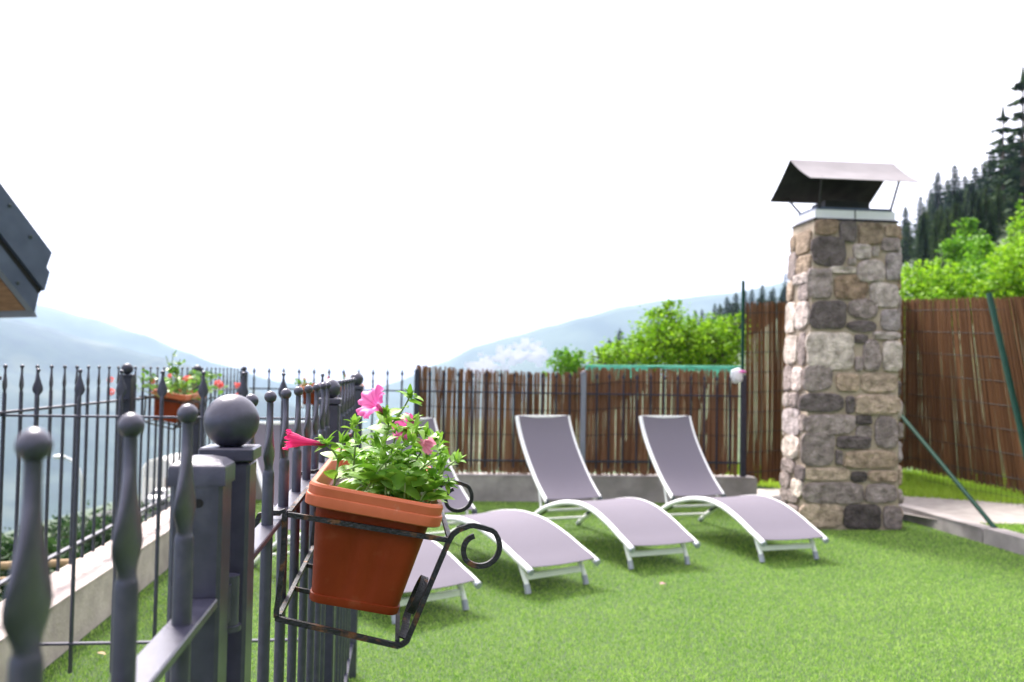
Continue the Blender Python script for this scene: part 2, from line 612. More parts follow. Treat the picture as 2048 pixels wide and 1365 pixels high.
def blades(name, pts, h, wd, m, seed, lean=.6):
    rs = np.random.RandomState(seed)
    N = len(pts)
    ang = rs.uniform(0, 2 * pi, N)
    hh = h * rs.uniform(.6, 1.25, N)
    la = rs.uniform(0, 2 * pi, N)
    lr = hh * lean * rs.uniform(.2, 1.3, N)
    wx, wy = np.cos(ang) * wd, np.sin(ang) * wd
    v = np.zeros((N, 3, 3), 'f')
    v[:, 0] = pts
    v[:, 1] = pts
    v[:, 2] = pts
    v[:, 0, 0] -= wx
    v[:, 0, 1] -= wy
    v[:, 1, 0] += wx
    v[:, 1, 1] += wy
    v[:, 2, 0] += np.cos(la) * lr
    v[:, 2, 1] += np.sin(la) * lr
    v[:, 2, 2] += hh
    me = bpy.data.meshes.new(name)
    me.vertices.add(N * 3)
    me.vertices.foreach_set('co', v.ravel())
    me.loops.add(N * 3)
    me.loops.foreach_set('vertex_index', np.arange(N * 3, dtype='i'))
    me.polygons.add(N)
    me.polygons.foreach_set('loop_start', np.arange(0, N * 3, 3, dtype='i'))
    me.materials.append(m)
    me.update(calc_edges=True)
    return put(name, me)


rs = np.random.RandomState(5)
N = 620000
yy = 3.2 + (9.95 - 3.2) * rs.uniform(0, 1, N) ** 1.35
xx = rs.uniform(-2.9, 4.7, N)
okm = (xx > lw(yy) + .012) & (xx < curb(yy) - .01) & (yy < 9.7 + .07 * (xx + .62)) & (np.abs(xx) < .75 * yy + .8)
chx = (xx > 2.66) & (xx < 3.66) & (yy > 8.33) & (yy < 8.9)
okm &= ~chx
pts = np.stack([xx[okm], yy[okm], np.full(okm.sum(), .002)], 1)
tag(blades('turf_grass', pts, .0155, .0021, TURF, 1), 'short bright green artificial turf covering the terrace', 'turf', kind='stuff')

# left wall
m_ = MB()
y0, y1 = -3.5, 9.95
P = [(lw(y0), y0), (lw(y1), y1), (lw(y1) - .27, y1), (lw(y0) - .27, y0)]


def prism(mb, P, z0, z1, cham=.012):
    n = len(P)
    c = Vector((sum(p[0] for p in P) / n, sum(p[1] for p in P) / n, 0))
    Q = []
    for p in P:
        d = (c - Vector((*p, 0)))
        d = Vector((math.copysign(1, d.x), math.copysign(1, d.y), 0)) * cham
        Q.append((p[0] + d.x, p[1] + d.y))
    vs = [(x, y, z0) for x, y in P] + [(x, y, z1 - cham) for x, y in P] + [(x, y, z1) for x, y in Q]
    fs = [tuple(range(n))[::-1], tuple(range(2 * n, 3 * n))]
    for a in (0, 1):
        fs += [(a * n + i, a * n + (i + 1) % n, (a + 1) * n + (i + 1) % n, (a + 1) * n + i) for i in range(n)]
    mb.add(vs, fs)
    return mb


prism(m_, P, -3.2, .27)
solo('concrete_wall', m_, CONC2, 'rough pale concrete wall under the iron fence on the left', 'wall', (lw(4), 4, 0), 30)
m_ = MB()
x0, x1 = lw(9.75) + .012, 2.725
prism(m_, [(x0, bwy(x0)), (x1, bwy(x1)), (x1, bwy(x1) + .26), (x0, bwy(x0) + .26)], -3., .285)
solo('concrete_wall', m_, CONC, 'low grey concrete wall behind the loungers, under the reed covered fence', 'wall', (0, 9.8, 0), 30)
# right curb in two lengths with a crack between them
for a, b, lab in ((9.6, 7.78, 'grey concrete kerb running forward from the stone chimney'), (7.765, 3.0, 'grey concrete kerb nearest the right edge of the photo, past the crack')):
    m_ = MB()
    prism(m_, [(curb(b), b), (curb(b) + .16, b), (curb(a) + .16, a), (curb(a), a)], -.3, .135)
    solo('concrete_kerb', m_, CONC, lab, 'kerb', (curb(a), a, 0), 30)
# paving slab and meadow behind the kerb
m_ = MB()
m_.add([(4.02, 8.3, .1), (5.0, 8.2, .1), (5.9, 9.75, .1), (4.4, 10.45, .1), (3.3, 10.75, .08), (2.76, 10.75, .06), (2.76, 9.9, .02), (3.6, 9.75, .06)], [tuple(range(8))])
structure('paving', m_, SLAB, 20)
m_ = MB()
m_.add([(2.7, 10.2, -.02), (9, 9, .05), (9, 14, .2), (2.7, 14, .1)], [(0, 1, 2, 3)])
m_.add([(4.03, 8.28, .088), (4.6, 3, .088), (9, 3, .088), (9, 9, .088), (5.9, 9.75, .086), (5.0, 8.2, .088)], [tuple(range(6))])
structure('lawn', m_, TURFBASE, 20)
rs = np.random.RandomState(9)
N = 42000
xx = rs.uniform(2.72, 6.4, N)
yy = rs.uniform(9.2, 12.4, N)
ok = (yy > 10.45 - .5 * (xx - 3.6)) & (yy < 12.3 - .2 * (xx - 2.7))
zz = .09 + .07 * np.clip((yy - 10.7), 0, 1)
p1 = np.stack([xx, yy, zz], 1)[ok]
xx = rs.uniform(4.0, 6.0, 40000)
yy = rs.uniform(6.5, 9.7, 40000)
ok = (xx > curb(yy) + .17) & ~((yy > 8.25) & (xx < 5.0 + (yy - 8.2) * .58))
p2 = np.stack([xx, yy, np.full(40000, .09)], 1)[ok]
tag(blades('meadow_grass', p1, .085, .006, GRASS, 3, .5), 'bright yellow green grass along the foot of the tall reed fence', 'grass', kind='stuff')
tag(blades('lawn_grass', p2, .03, .003, TURF, 4, .5), 'short green grass behind the kerb at the right edge', 'grass', kind='stuff')

# ------------------------------------------------------------------ iron fences
FIN = [(-.0085, .0052, .005), (-.018, .0054, .005), (-.032, .0082, .0052), (-.047, .0135, .0056), (-.062, .019, .006), (-.075, .0228, .0062),
       (-.085, .0236, .006), (-.093, .0215, .0056), (-.1, .0165, .0052), (-.107, .0112, .0054), (-.1125, .0084, .0066), (-.117, .0086, .0084), (-.123, .009, .009)]


def picket_mesh(zb, zt, r=.009, spear=False, nseg=20, twist=0.):
    """ball-topped forged picket, base at z = zb, ball centre / spear centre at z = zt; leaf in the local x direction"""
    mb = MB()
    loops = []
    if not spear:
        pr = [(zb, r, r)] + [(zt + a, b * (r / .009), c * (r / .009)) for a, b, c in FIN[::-1]]
    else:
        pr = [(zb, r, r), (zt - .1, r, r), (zt - .099, r * 1.5, r * 1.5), (zt - .09, r * 1.5, r * 1.5), (zt - .089, r * .8, r * .8), (zt - .035, r * .7, r * .7), (zt - .02, .015, .006), (zt - .008, .018, .006), (zt + .01, .009, .004), (zt + .03, .003, .003), (zt + .05, .001, .001)]
    if twist:                                      # finer rings so that the twist of the flattened part runs smoothly
        pr = pr[:2] + smooth_path(pr[2:], 4)
    for z, a, b in pr:
        tw = twist * max(-1, min(1, (z - zt + .066) / .05)) if not spear else 0
        ct_, st_ = cos(tw), sin(tw)
        l = []
        for k in range(nseg):
            x, y = a * cos(2 * pi * k / nseg), b * sin(2 * pi * k / nseg)
            l.append(Vector((x * ct_ - y * st_, x * st_ + y * ct_, z)))
        loops.append(l)
    mb.loft(loops)
    if not spear:
        mb.ball((0, 0, zt), .0096 * r / .009, 20, 12)
    return mb.mesh('picket', IRON if not spear else IRON_FAR, 50)


def post_parts(root, p, tdir, zb, zt, hw, ball, m, plate=.04, hole=False, name='post'):
    """square post with plate and ball; p world base point"""
    tdir = Vector((tdir[0], tdir[1], 0)).normalized()
    od = Vector((tdir.y, -tdir.x, 0))
    b = MB()
    b.box(Vector((p[0], p[1], (zb + zt - .016) / 2)), od * hw, tdir * hw, Z1 * ((zt - .016 - zb) / 2), .004)
    po = part(name, b, m, root, 30)
    c = MB()
    c.box(Vector((p[0], p[1], zt - .008)), od * plate, tdir * plate, Z1 * .008, .002)
    part('cap_plate', c, m, po, 30)
    if ball:
        d = MB()
        d.ball((p[0], p[1], zt + ball * .93), ball, 40, 24)
        part('ball', d, m, po, 180)
    if hole:
        e = MB()
        q = Vector((p[0], p[1], zt - .055)) - tdir * (hw + .0006) - od * .012
        e.loft([[q + od * (.006 * cos(k * pi / 8)) + Z1 * (.006 * sin(k * pi / 8)) + tdir * dd for k in range(16)] for dd in (.001, 0)])
        part('bolt_hole', e, HOLE, po, 30)
    return po


TN = Vector((-.1228, 1, 0)).normalized()           # direction of the near fence
ON = Vector((TN.y, -TN.x, 0))                      # its outward side, towards the turf


def nf(Y, u=0., z=0.):
    p = Vector((-.1228 * Y - .2022, Y, 0)) + ON * u
    p.z = z
    return p


AT = atan2(TN.y, TN.x)
NP = picket_mesh(.06, 1.355, nseg=28, twist=.34)


def rail(root, a, b, z, hw=.015, hh=.005, m=IRON, name='rail', x0=0):
    mb = MB()
    a, b = Vector(a), Vector(b)
    a.z = b.z = 0
    d = (b - a)
    n_ = Vector((d.y, -d.x, 0)).normalized()
    mb.box((a + b) / 2 + Z1 * z, d / 2, n_ * hw, Z1 * hh, min(.0015, hh * .4))
    return part(name, mb, m, root, 30)


def pickets(root, me, pts, ang, name='picket', m=None):
    for p in pts:
        o = put(name, me, root, Vector((p[0], p[1], 0)) - Vector((root.location.x, root.location.y, 0)), (0, 0, ang))


# gate leaf nearest the camera
gate = thing('iron_gate', nf(.6), 'nearest dark grey iron gate leaf with three ball topped bars and flat capped end post', 'gate')
pickets(gate, NP, [nf(Y) for Y in (.14, .32, .5, .68, .86)], AT)
rail(gate, nf(.05), nf(.954), 1.152)
rail(gate, nf(.05), nf(.954), .16)
b = MB()
c = nf(.985, -.011)
b.box(c + Z1 * .655, ON * .0268, TN * .029, Z1 * .625, .004)
st = part('end_post', b, IRON, gate, 30)
b = MB()
loops = []
for z, h in ((1.274, .0295), (1.291, .0295), (1.2945, .0282), (1.3, .021), (1.3035, .009)):
    loops.append([c + ON * (h * i) + TN * (h * j) + Z1 * z for i, j in ((-1, -1), (1, -1), (1, 1), (-1, 1))])
b.loft(loops)
part('cap', b, IRON, st, 25)
b = MB()
q = c + Z1 * 1.256 - TN * .0296 + ON * .003
b.loft([[q + ON * (.0048 * cos(k * pi / 8)) + Z1 * (.0048 * sin(k * pi / 8)) + TN * dd for k in range(16)] for dd in (.001, 0)])
part('bolt_hole', b, HOLE, st, 30)
b = MB()
q = nf(1.035, .012, 1.135)
b.tube([q + Z1 * (-.028), q + Z1 * .028], .011, 16)
b.tube([q + Z1 * (-.034), q + Z1 * (-.028)], .014, 16)
b.box(q - TN * .012, TN * .016, ON * .004, Z1 * .02)
part('hinge', b, IRON, gate, 40)
# fence bay carrying the planter
f1 = thing('iron_fence', nf(1.8), 'dark grey iron fence bay with ball topped bars carrying the terracotta planter', 'fence', 'iron fence bays')
post_parts(f1, nf(1.085), TN, .0, 1.3055, .027, .0323, IRON, .0315)
pickets(f1, NP, [nf(Y) for Y in (1.226, 1.405, 1.596, 1.79, 1.985, 2.175, 2.36, 2.5)], AT)
rail(f1, nf(1.112), nf(2.572), 1.152)
rail(f1, nf(1.112), nf(2.572), .16)
f2 = thing('iron_fence', nf(3.4), 'short far bay of ball topped iron fence between two ball posts behind the planter', 'fence', 'iron fence bays')
post_parts(f2, nf(2.6), TN, .0, 1.316, .028, .029, IRON, .032, True)
pickets(f2, NP, [nf(Y) for Y in (2.78, 2.965, 3.15, 3.335, 3.52, 3.705, 3.89)], AT)
rail(f2, nf(2.628), nf(4.111), 1.152)
rail(f2, nf(2.628), nf(4.111), .16)
post_parts(f2, nf(4.14), TN, .0, 1.326, .029, .0315, IRON, .033)
# cross fence
ca, cb = Vector((-2.235, 3.955, 0)), Vector((nf(4.14).x - .034, 4.125, 0))
cdir = (cb - ca).normalized()
f3 = thing('iron_fence', ca.lerp(cb, .5), 'iron cross fence with leaf shaped bar tops between the left wall and the gate fence', 'fence', 'iron fence bays')
CP = picket_mesh(.05, 1.372, .0088)
cpts = []
for px in (76, 160, 243, 325, 407, 487, 567, 645):
    r_ = ray(px, 760)
    k = (ca.x * cdir.y - ca.y * cdir.x) / (r_.x * cdir.y - r_.y * cdir.x)
    cpts.append(Vector((r_.x * k, r_.y * k, 0)))
pickets(f3, CP, cpts, atan2(cdir.y, cdir.x))
rail(f3, ca, cb, 1.172, .012, .005)
rail(f3, (lw(3.96) + .004, 3.967, 0), cb, .178, .012, .005)


# left fence on the wall
def lf(Y):
    return Vector((lw(Y) - .135, Y, 0))


LP = picket_mesh(.34, 1.387, .0088)
LT = (lf(9) - lf(4)).normalized()
lposts = [3.8, 5.667, 7.52, 9.6]
labs = ['front bay of the iron fence on the left wall, nearest the roof corner', 'middle bay of the left wall fence, with a planter hung on it', 'last bay of the left wall fence, running into the far corner']
fence_l = []
for i in range(3):
    ya, yb = lposts[i], lposts[i + 1]
    f_ = thing('iron_fence', lf((ya + yb) / 2), labs[i], 'fence', 'iron fence bays')
    post_parts(f_, lf(yb), LT, .272, 1.345 if i < 2 else 1.36, .036, .036 if i < 2 else .03, IRON_FAR, .042)
    if i == 0:
        post_parts(f_, lf(ya), LT, .272, 1.345, .036, .036, IRON_FAR, .042)
    nn = 10 if i < 2 else 11
    if i == 0:
        pickets(f_, LP, [lf(1.3 + .175 * k) for k in range(14)], atan2(LT.y, LT.x))
        rail(f_, lf(1.0), lf(3.763), 1.185, .015, .006, IRON_FAR)
        rail(f_, lf(1.0), lf(3.763), .432, .015, .006, IRON_FAR)
    pickets(f_, LP, [lf(ya + (yb - ya) * k / (nn + 1)) for k in range(1, nn + 1)], atan2(LT.y, LT.x))
    rail(f_, lf(ya + .037), lf(yb - .037), 1.185, .015, .006, IRON_FAR)
    rail(f_, lf(ya + .037), lf(yb - .037), .432, .015, .006, IRON_FAR)


# back fence with spear tops
def bf(x):
    return Vector((x, bwy(x) + .1, 0))


def pxb(px):                                       # x on the back fence line seen at pixel column px
    r_ = ray(px, 760)
    k = (9.72 + .1 + .07 * .62) / (r_.y - .07 * r_.x)
    return r_.x * k


BT = (bf(1) - bf(0)).normalized()
BP = picket_mesh(.36, 1.375, .0105, True, 10)
bays = [([508, 538, 567, 598, 628, 658, 687, 717, 746, 775, 804], 470, 834, 'far bay of spear topped iron fence in front of the hazy valley'),
        ([860, 889, 917, 945, 973, 1001, 1029, 1057, 1085, 1113, 1140], 834, 1167, 'spear topped iron fence bay over the reeds, left of the middle grey post'),
        ([1194, 1219, 1247, 1274, 1302, 1329, 1356, 1382, 1409, 1434, 1460], 1167, 1487, 'spear topped iron fence bay over the reeds, beside the green post')]
for i, (pp, a, b_, lab) in enumerate(bays):
    xa, xb = pxb(a), pxb(b_)
    if i == 0:
        xa = lf(9.6).x + .04
    f_ = thing('iron_fence', bf((xa + xb) / 2), lab, 'fence', 'iron fence bays')
    pickets(f_, BP, [bf(pxb(q)) for q in pp], atan2(BT.y, BT.x))
    mb = MB()
    p_ = bf(xb)
    mb.box(p_ + Z1 * .84, BT * .028, Vector((-BT.y, BT.x, 0)) * .028, Z1 * .553, .004)
    mb.box(p_ + Z1 * 1.4, BT * .032, Vector((-BT.y, BT.x, 0)) * .032, Z1 * .008, .003)
    mb.ball(p_ + Z1 * 1.417, .02, 12, 8, (1, 1, .6))
    part('post', mb, GREYPOST if i == 1 else IRON_FAR, f_, 30)
    for z in (1.178, .435):
        rail(f_, bf(xa + (.03 if i else 0)), bf(xb - .029), z, .012, .008, IRON_FAR)

# ------------------------------------------------------------------ reed screens
def screen(name, a, b, z0, z1, m, label, wid, gap, seed, lean=None, layers=2, zv=.03, gapfn=None, off=(0, .03)):
    """upright reeds from a to b (world xy), tied by wires; one mesh for the reeds, one for the wires"""
    rr = random.Random(seed)
    a, b = Vector(a), Vector(b)
    d = (b - a)
    L_ = d.length
    d.normalize()
    n_ = Vector((-d.y, d.x, 0))
    root = thing(name, (a + b) / 2, label, 'fence')
    mb = MB()
    for l in range(layers):
        s_ = 0
        while s_ < L_:
            w_ = wid * rr.uniform(.6, 1.4)
            q = a + d * (s_ + w_ / 2) + n_ * (off[0] + l * wid * .6 + rr.uniform(-.003, .003))
            s_ += w_ * rr.uniform(.95, 1.1) + (gap if l == 0 or not gapfn else 0)
            tfrac = s_ / L_
            if gapfn and rr.random() < gapfn(tfrac):
                s_ += wid * rr.uniform(.5, 1.1)
                if l:
                    continue
            elif l and gapfn and rr.random() < .1:
                continue
            zt = (z1(tfrac) if callable(z1) else z1) + rr.uniform(-zv, zv * .6)
            zb = (z0(tfrac) if callable(z0) else z0) + rr.uniform(-.03, .03)
            le = lean(tfrac) if lean else Vector((0, 0, 0))
            tp = q + le + d * rr.uniform(-.02, .02)
            pts_ = []
            bow = n_ * rr.uniform(-.008, .008) + d * rr.uniform(-.008, .008)
            for k in range(4):
                f_ = k / 3
                p = q.lerp(tp, f_) + bow * sin(pi * f_)
                p.z = zb + (zt - zb) * f_
                pts_.append(p)
            mb.tube(pts_, w_ * .5, 6, up=d, flat=w_ * .3)
    part('reeds', mb, m, root, 60)
    wm = MB()
    zz0 = z0(.5) if callable(z0) else z0
    zz1 = z1(.5) if callable(z1) else z1
    k = 0
    nw = max(4, int((zz1 - zz0) / .23))
    for i in range(nw):
        f_ = (i + .5) / nw
        pts_ = []
        for j in range(9):
            tfrac = j / 8
            le = lean(tfrac) if lean else Vector((0, 0, 0))
            za = z0(tfrac) if callable(z0) else z0
            zb_ = z1(tfrac) if callable(z1) else z1
            p = a + d * (L_ * tfrac) + le * f_ - n_ * (wid * .5)
            p.z = za + (zb_ - za) * f_
            pts_.append(p)
        wm.tube(pts_, .0045, 5)
    part('binding_wires', wm, WIRE, root, 60)
    return root


p0, p1 = bf(pxb(829)), bf(pxb(1478))
o2 = Vector((-BT.y, BT.x, 0)) * .045
screen('reed_screen', p0 + o2, p1 + o2, .3, lambda t: 1.45 - .05 * min(1, t * 3) + (.06 if t > .5 else 0), REED, 'low brown reed screen tied behind the iron fence back of the loungers', .014, .0012, 4,
       gapfn=lambda t: .16 if t < .28 else (.07 if t < .45 else .03))
gp = Vector((pxb(1489), bwy(2.6) + .19, 0))
corner = Vector((5.15, 11.7, 0))
nr = Vector((5.55, 9.2, 0))
fr = Vector((6.1, 6.0, 0))
screen('reed_screen', gp + Vector((.04, .05, 0)), corner, lambda t: .2 + .05 * t, lambda t: 2.23 + .2 * t, REED2, 'tall brown reed screen behind the stone chimney', .014, .001, 8, layers=2)
screen('reed_screen', corner, fr, lambda t: .26 - .12 * t, lambda t: 2.43 - .36 * t, REED2, 'tall leaning brown reed screen along the right side behind the kerb', .0125, .001, 11,
       lean=lambda t: Vector((-.34, .1, 0)) * min(1, t * 2.2), layers=2)
# green wire fence posts and braces
wf = thing('wire_fence', gp, 'dark green wire fence frame with tall posts and slanting braces holding the tall reeds', 'fence')


def bar(name, a, b, r, m, root, n=10):
    mb = MB()
    mb.tube([a, b], r, n)
    return part(name, mb, m, root, 40)


bar('post', gp + Z1 * .29, Vector((gp.x, gp.y, 2.48)), .019, GREENPOST, wf)
ptop = at(1978, 588, 9.3)
pend = at(2052, 905, 8.6)
bar('brace', ptop, ptop + (pend - ptop) * 1.9, .03, GREENPOST, wf)
b_end = onz(1990, 1057, .13)
b_top = at(1800, 828, 9.25)
bar('brace', b_end, b_end + (b_top - b_end) * 1.6, .02, GREENPOST, wf)
mb = MB()
for k in range(4):
    za = .08 + .1 * k
    mb.tube([(5.02, 11.0, za), (5.35, 9.2, za), (5.75, 6.2, za)], .0022, 4)
for k in range(60):
    f_ = k / 59
    p = Vector((5.02, 11.0, 0)).lerp(Vector((5.75, 6.2, 0)), f_)
    mb.tube([p + Z1 * .06, p + Z1 * .42], .0022, 4)
part('wire_mesh', mb, WIRE, wf, 60)
# green net over the low screen
mb = MB()
na, nb = at(1172, 730, 10.15), at(1484, 732, 10.35)
loops = []
rr = random.Random(4)
for i in range(41):
    t_ = i / 40
    p = na.lerp(nb, t_)
    dr = .09 + .045 * sin(t_ * 9) + .03 * sin(t_ * 23 + 1) + (.1 * exp(-((t_ - .12) / .1) ** 2))
    loops.append([p + Vector((0, .02, 0)), p + Vector((0, -.015, -.005)), p + Vector((0, -.03 + .01 * sin(i), -dr * .5)), p + Vector((0, -.02 + .02 * sin(i * 1.7), -dr))])
mb.loft(loops, False, False)
solo('shade_net', mb, NET, 'green shade net draped along the top of the low reed screen', 'net', na, 180)
# white bag on the corner post
mb = MB()
c = at(1474, 752, 9.75)
mb.ball(c, .075, 20, 14, (.95, .6, 1.05))
mb.v = [tuple(Vector(v) + (Vector(v) - c) * (.35 * noise.noise(Vector(v) * 14) + .25 * noise.noise(Vector(v) * 31))) for v in mb.v]
bag = thing('plastic_bag', c, 'crumpled white plastic bag tied to the fence beside the green post', 'bag')
part('bag_body', mb, BAG, bag, 60)
mb = MB()
mb.ball(c + Vector((.05, -.045, .045)), .028, 10, 8, (1.4, .5, .6))
part('printed_patch', mb, PINKBAND, bag, 60)

# ------------------------------------------------------------------ stone chimney
CA, CB = Vector((2.674, 8.272, 0)), Vector((3.633, 8.367, 0))
cx_ = (CB - CA).normalized()
cy_ = Vector((-cx_.y, cx_.x, 0))
CW, CD, CHT = .955, .53, 2.862


def cpt(u, v, z):                                  # u along the front 0..1, v into the depth 0..1, with the taper of the stack
    tz = min(1, max(0, z / CHT))
    ul = .10 * tz
    ur = CW - .012 * tz
    return CA + cx_ * (ul + (ur - ul) * u) + cy_ * (.02 * tz + (CD - .02 * tz) * v) + Z1 * z


ch = thing('stone_chimney', CA + cx_ * .48 + cy_ * .28, 'tall rubble stone chimney stack with a folded metal hood beside the loungers', 'chimney')
mb = MB()
loops = []
for k in range(6):
    z = -.05 + (CHT + .05) * k / 5
    e = .02
    loops.append([cpt(e, e, z), cpt(1 - e, e, z), cpt(1 - e, 1 - e, z), cpt(e, 1 - e, z)])
mb.loft(loops)
part('mortar_core', mb, MORTAR, ch, 30)
TONES = {'d': (.14, .13, .14), 'k': (.085, .08, .085), 'm': (.27, .25, .26), 'l': (.42, .4, .41), 'w': (.54, .52, .51), 't': (.33, .28, .23), 'b': (.27, .215, .17), 'p': (.38, .33, .28), 'g': (.34, .33, .36)}
FRONT = '''262 222 338 276 b;340 226 398 300 d;402 230 484 306 t;490 234 541 276 t;248 280 366 384 d;386 303 447 358 l;449 310 474 346 l;478 280 542 326 m
368 352 398 379 l;308 382 398 409 w;400 356 490 436 l;492 330 543 431 g;235 390 318 496 m;320 410 434 496 b;437 434 540 522 l;245 499 363 601 d;365 490 472 563 m
364 566 466 606 d;475 525 541 600 g;450 602 541 631 l;228 606 388 736 w;390 615 436 646 d;390 690 416 740 m;416 632 478 742 m;480 636 548 744 w
218 722 320 811 m;328 748 406 812 t;408 746 536 814 p;202 816 358 883 d;360 823 388 886 d;390 818 541 889 p;230 889 390 957 m;392 890 446 922 k;392 926 448 966 m;452 891 534 1006 m
208 946 322 1066 m;328 961 448 1006 d;325 1010 349 1062 d;350 1010 529 1070 t;226 1071 370 1113 p;374 1080 430 1119 k;432 1076 530 1118 t
212 1116 420 1190 m;422 1121 532 1186 m;203 1188 350 1276 p;352 1191 478 1279 k;480 1196 544 1276 m'''
LEFTF = '''168 256 190 312 t;191 244 246 330 t;194 330 246 398 t;160 318 192 412 m;147 416 178 492 p;180 394 248 434 l;200 434 240 492 m;150 494 188 606 w;190 490 240 590 l;145 610 200 716 w;202 598 230 720 m
140 724 176 812 m;178 724 220 810 l;138 818 166 868 l;168 814 202 866 m;140 870 206 962 g;206 880 230 938 m;142 964 206 1046 w;140 1046 190 1100 m;192 1054 228 1102 d;136 1098 172 1160 m;180 1104 216 1166 w;135 1150 200 1196 m;160 1196 204 1262 m;136 1198 160 1260 d'''


def xl(y):
    return 255 - 40 * (y - 240) / 1040


def xb(y):
    return 166 - 32 * (y - 260) / 900


rs_ = random.Random(12)
stone = MB()


def add_stone(fn, u0, u1, z0, z1, tone, bulge):
    """rounded irregular stone on face fn(u, z, out)"""
    cu_, cz_ = (u0 + u1) / 2, (z0 + z1) / 2
    hu, hz = (u1 - u0) / 2, (z1 - z0) / 2
    n = 30
    ph = rs_.uniform(0, 100)
    e = rs_.uniform(2.7, 6.5)
    nk = rs_.choice([6, 7, 8, 9])
    kn = [1 + rs_.uniform(-.11, .05) for _ in range(nk)]
    loops = []
    rings = [(1.0, -.012), (1.0, bulge * .4), (.97, bulge * .74), (.9, bulge * .92), (.72, bulge * 1.0), (.5, bulge * 1.02), (.25, bulge)]
    ct = Vector((rs_.uniform(-.25, .25), rs_.uniform(-.25, .25)))
    jit = []
    for k in range(n):
        q = k / n * nk
        i0 = int(q)
        jit.append(kn[i0] * (1 - q + i0) + kn[(i0 + 1) % nk] * (q - i0) + rs_.uniform(-.022, .018))
    for q, h in rings:
        l = []
        for k in range(n):
            a = 2 * pi * k / n
            c_, s_ = cos(a), sin(a)
            r = (abs(c_) ** e + abs(s_) ** e) ** (-1 / e) * jit[k] * q
            uu = cu_ + hu * (r * c_ + ct.x * (1 - q) * .4)
            z_ = cz_ + hz * (r * s_ + ct.y * (1 - q) * .4)
            hh = h * (1 + .6 * noise.noise(Vector((ph + uu * 13, z_ * 13, q * 2)))) + (.006 * noise.noise(Vector((ph + uu * 40, z_ * 40, 3))) if q < .95 else 0) if h > 0 else h
            l.append(fn(uu, z_, hh))
        loops.append(l)
    tv = rs_.uniform(.86, 1.14)
    o_ = len(stone.v)
    stone.loft(loops, True)
    for i in range(o_, len(stone.v)):
        stone.t[i] = tuple(c * tv for c in tone)


def f_front(u, z, h):
    return cpt(u, 0, z) - cy_ * h


def f_left(v, z, h):
    return cpt(0, v, z) - cx_ * h


def f_right(v, z, h):
    return cpt(1, v, z) + cx_ * h


def f_back(u, z, h):
    return cpt(u, 1, z) + cy_ * h


def zy(y):                                         # zoomed row -> height on the front face
    return CHT * (1281 - y) / (1281 - 226) * 1.0


for it in FRONT.replace('\n', ';').split(';'):
    a, b_, c_, d_, tn = it.split()
    a, b_, c_, d_ = map(float, (a, b_, c_, d_))
    ym = (b_ + d_) / 2
    sp = 541 - xl(ym)
    add_stone(f_front, (a - xl(ym)) / sp + .002, (c_ - xl(ym)) / sp - .002, zy(d_) + .0, zy(b_) - .0, TONES[tn], rs_.uniform(.012, .027))
for it in LEFTF.replace('\n', ';').split(';'):
    a, b_, c_, d_, tn = it.split()
    a, b_, c_, d_ = map(float, (a, b_, c_, d_))
    ym = (b_ + d_) / 2
    sp = xl(ym) - xb(ym)
    v0, v1 = 1 - (c_ - xb(ym)) / sp, 1 - (a - xb(ym)) / sp
    yo = ym + 12 * (1 - (v0 + v1) / 2)
    add_stone(f_left, max(-.03, v0), min(1.04, v1), zy(d_ + (yo - ym)), zy(b_ + (yo - ym)), TONES[tn], rs_.uniform(.010, .02))
for fn in (f_right, f_back):
    z = 0
    while z < CHT - .06:
        hz = min(rs_.uniform(.13, .27), CHT - z)
        u = 0.
        W_ = CD if fn is f_right else CW
        while u < .97:
            du = min(rs_.uniform(.17, .34) / W_, 1 - u)
            if 1 - u - du < .1:
                du = 1 - u
            add_stone(fn, u + .008, u + du - .008, z + .01, z + hz - .006, TONES[rs_.choice('dmmltpbg')], rs_.uniform(.02, .04))
            u += du
        z += hz
part('rubble_stones', stone, STONE, ch, 28, True)
# metal collar
mb = MB()
ca0, ca1 = .045, .985
mb.loft([[cpt(.0, .0, CHT), cpt(1., .0, CHT), cpt(1., 1., CHT), cpt(.0, 1., CHT)], [cpt(.02, .03, CHT + .024) + Z1 * 0, cpt(.98, .03, CHT + .024), cpt(.98, .97, CHT + .024), cpt(.02, .97, CHT + .024)]])
slabp = part('stone_collar', mb, DARKMETAL, ch, 20)


def ring(z0, z1, e):
    mb = MB()
    q = [(e, e * 1.5), (1 - e * .8, e * 1.5), (1 - e * .8, 1 - e * 1.5), (e, 1 - e * 1.5)]
    mb.loft([[cpt(u, v, CHT) + Z1 * (z - CHT) for u, v in q] for z in (z0, z1)])
    return mb


part('metal_collar', ring(CHT + .024, CHT + .106, .04), ZINC, ch, 20)
part('flue_rim', ring(CHT + .106, CHT + .136, .065), FASCIA, ch, 20)
mb = MB()
for u in (.5,):
    p = cpt(u, .06, CHT) + Z1 * .066 - cy_ * .004
    mb.box(p, cx_ * .004, cy_ * .004, Z1 * .042)
part('collar_seam', mb, DARKMETAL, ch, 20)
# hood: two sloping sheets with a ridge
hA, hB = at(1586, 322, 8.45), at(1782, 322, 8.55)
fA, fB = at(1628, 356, 7.98), at(1831, 366, 8.08)
kA, kB = at(1550, 399, 8.95), at(1736, 404, 9.05)
# keep the sheets true: one height for each edge
zr = (hA.z + hB.z) / 2
zf = (fA.z + fB.z + kA.z + kB.z) / 4
hx = cx_ * 1.03
H0 = Vector((2.60, 8.45, 0))
rl = H0 + Z1 * 3.46
fl = H0 - cy_ * .47 + cx_ * .0 + Z1 * 3.185
bl = H0 + cy_ * .49 + Z1 * 3.15


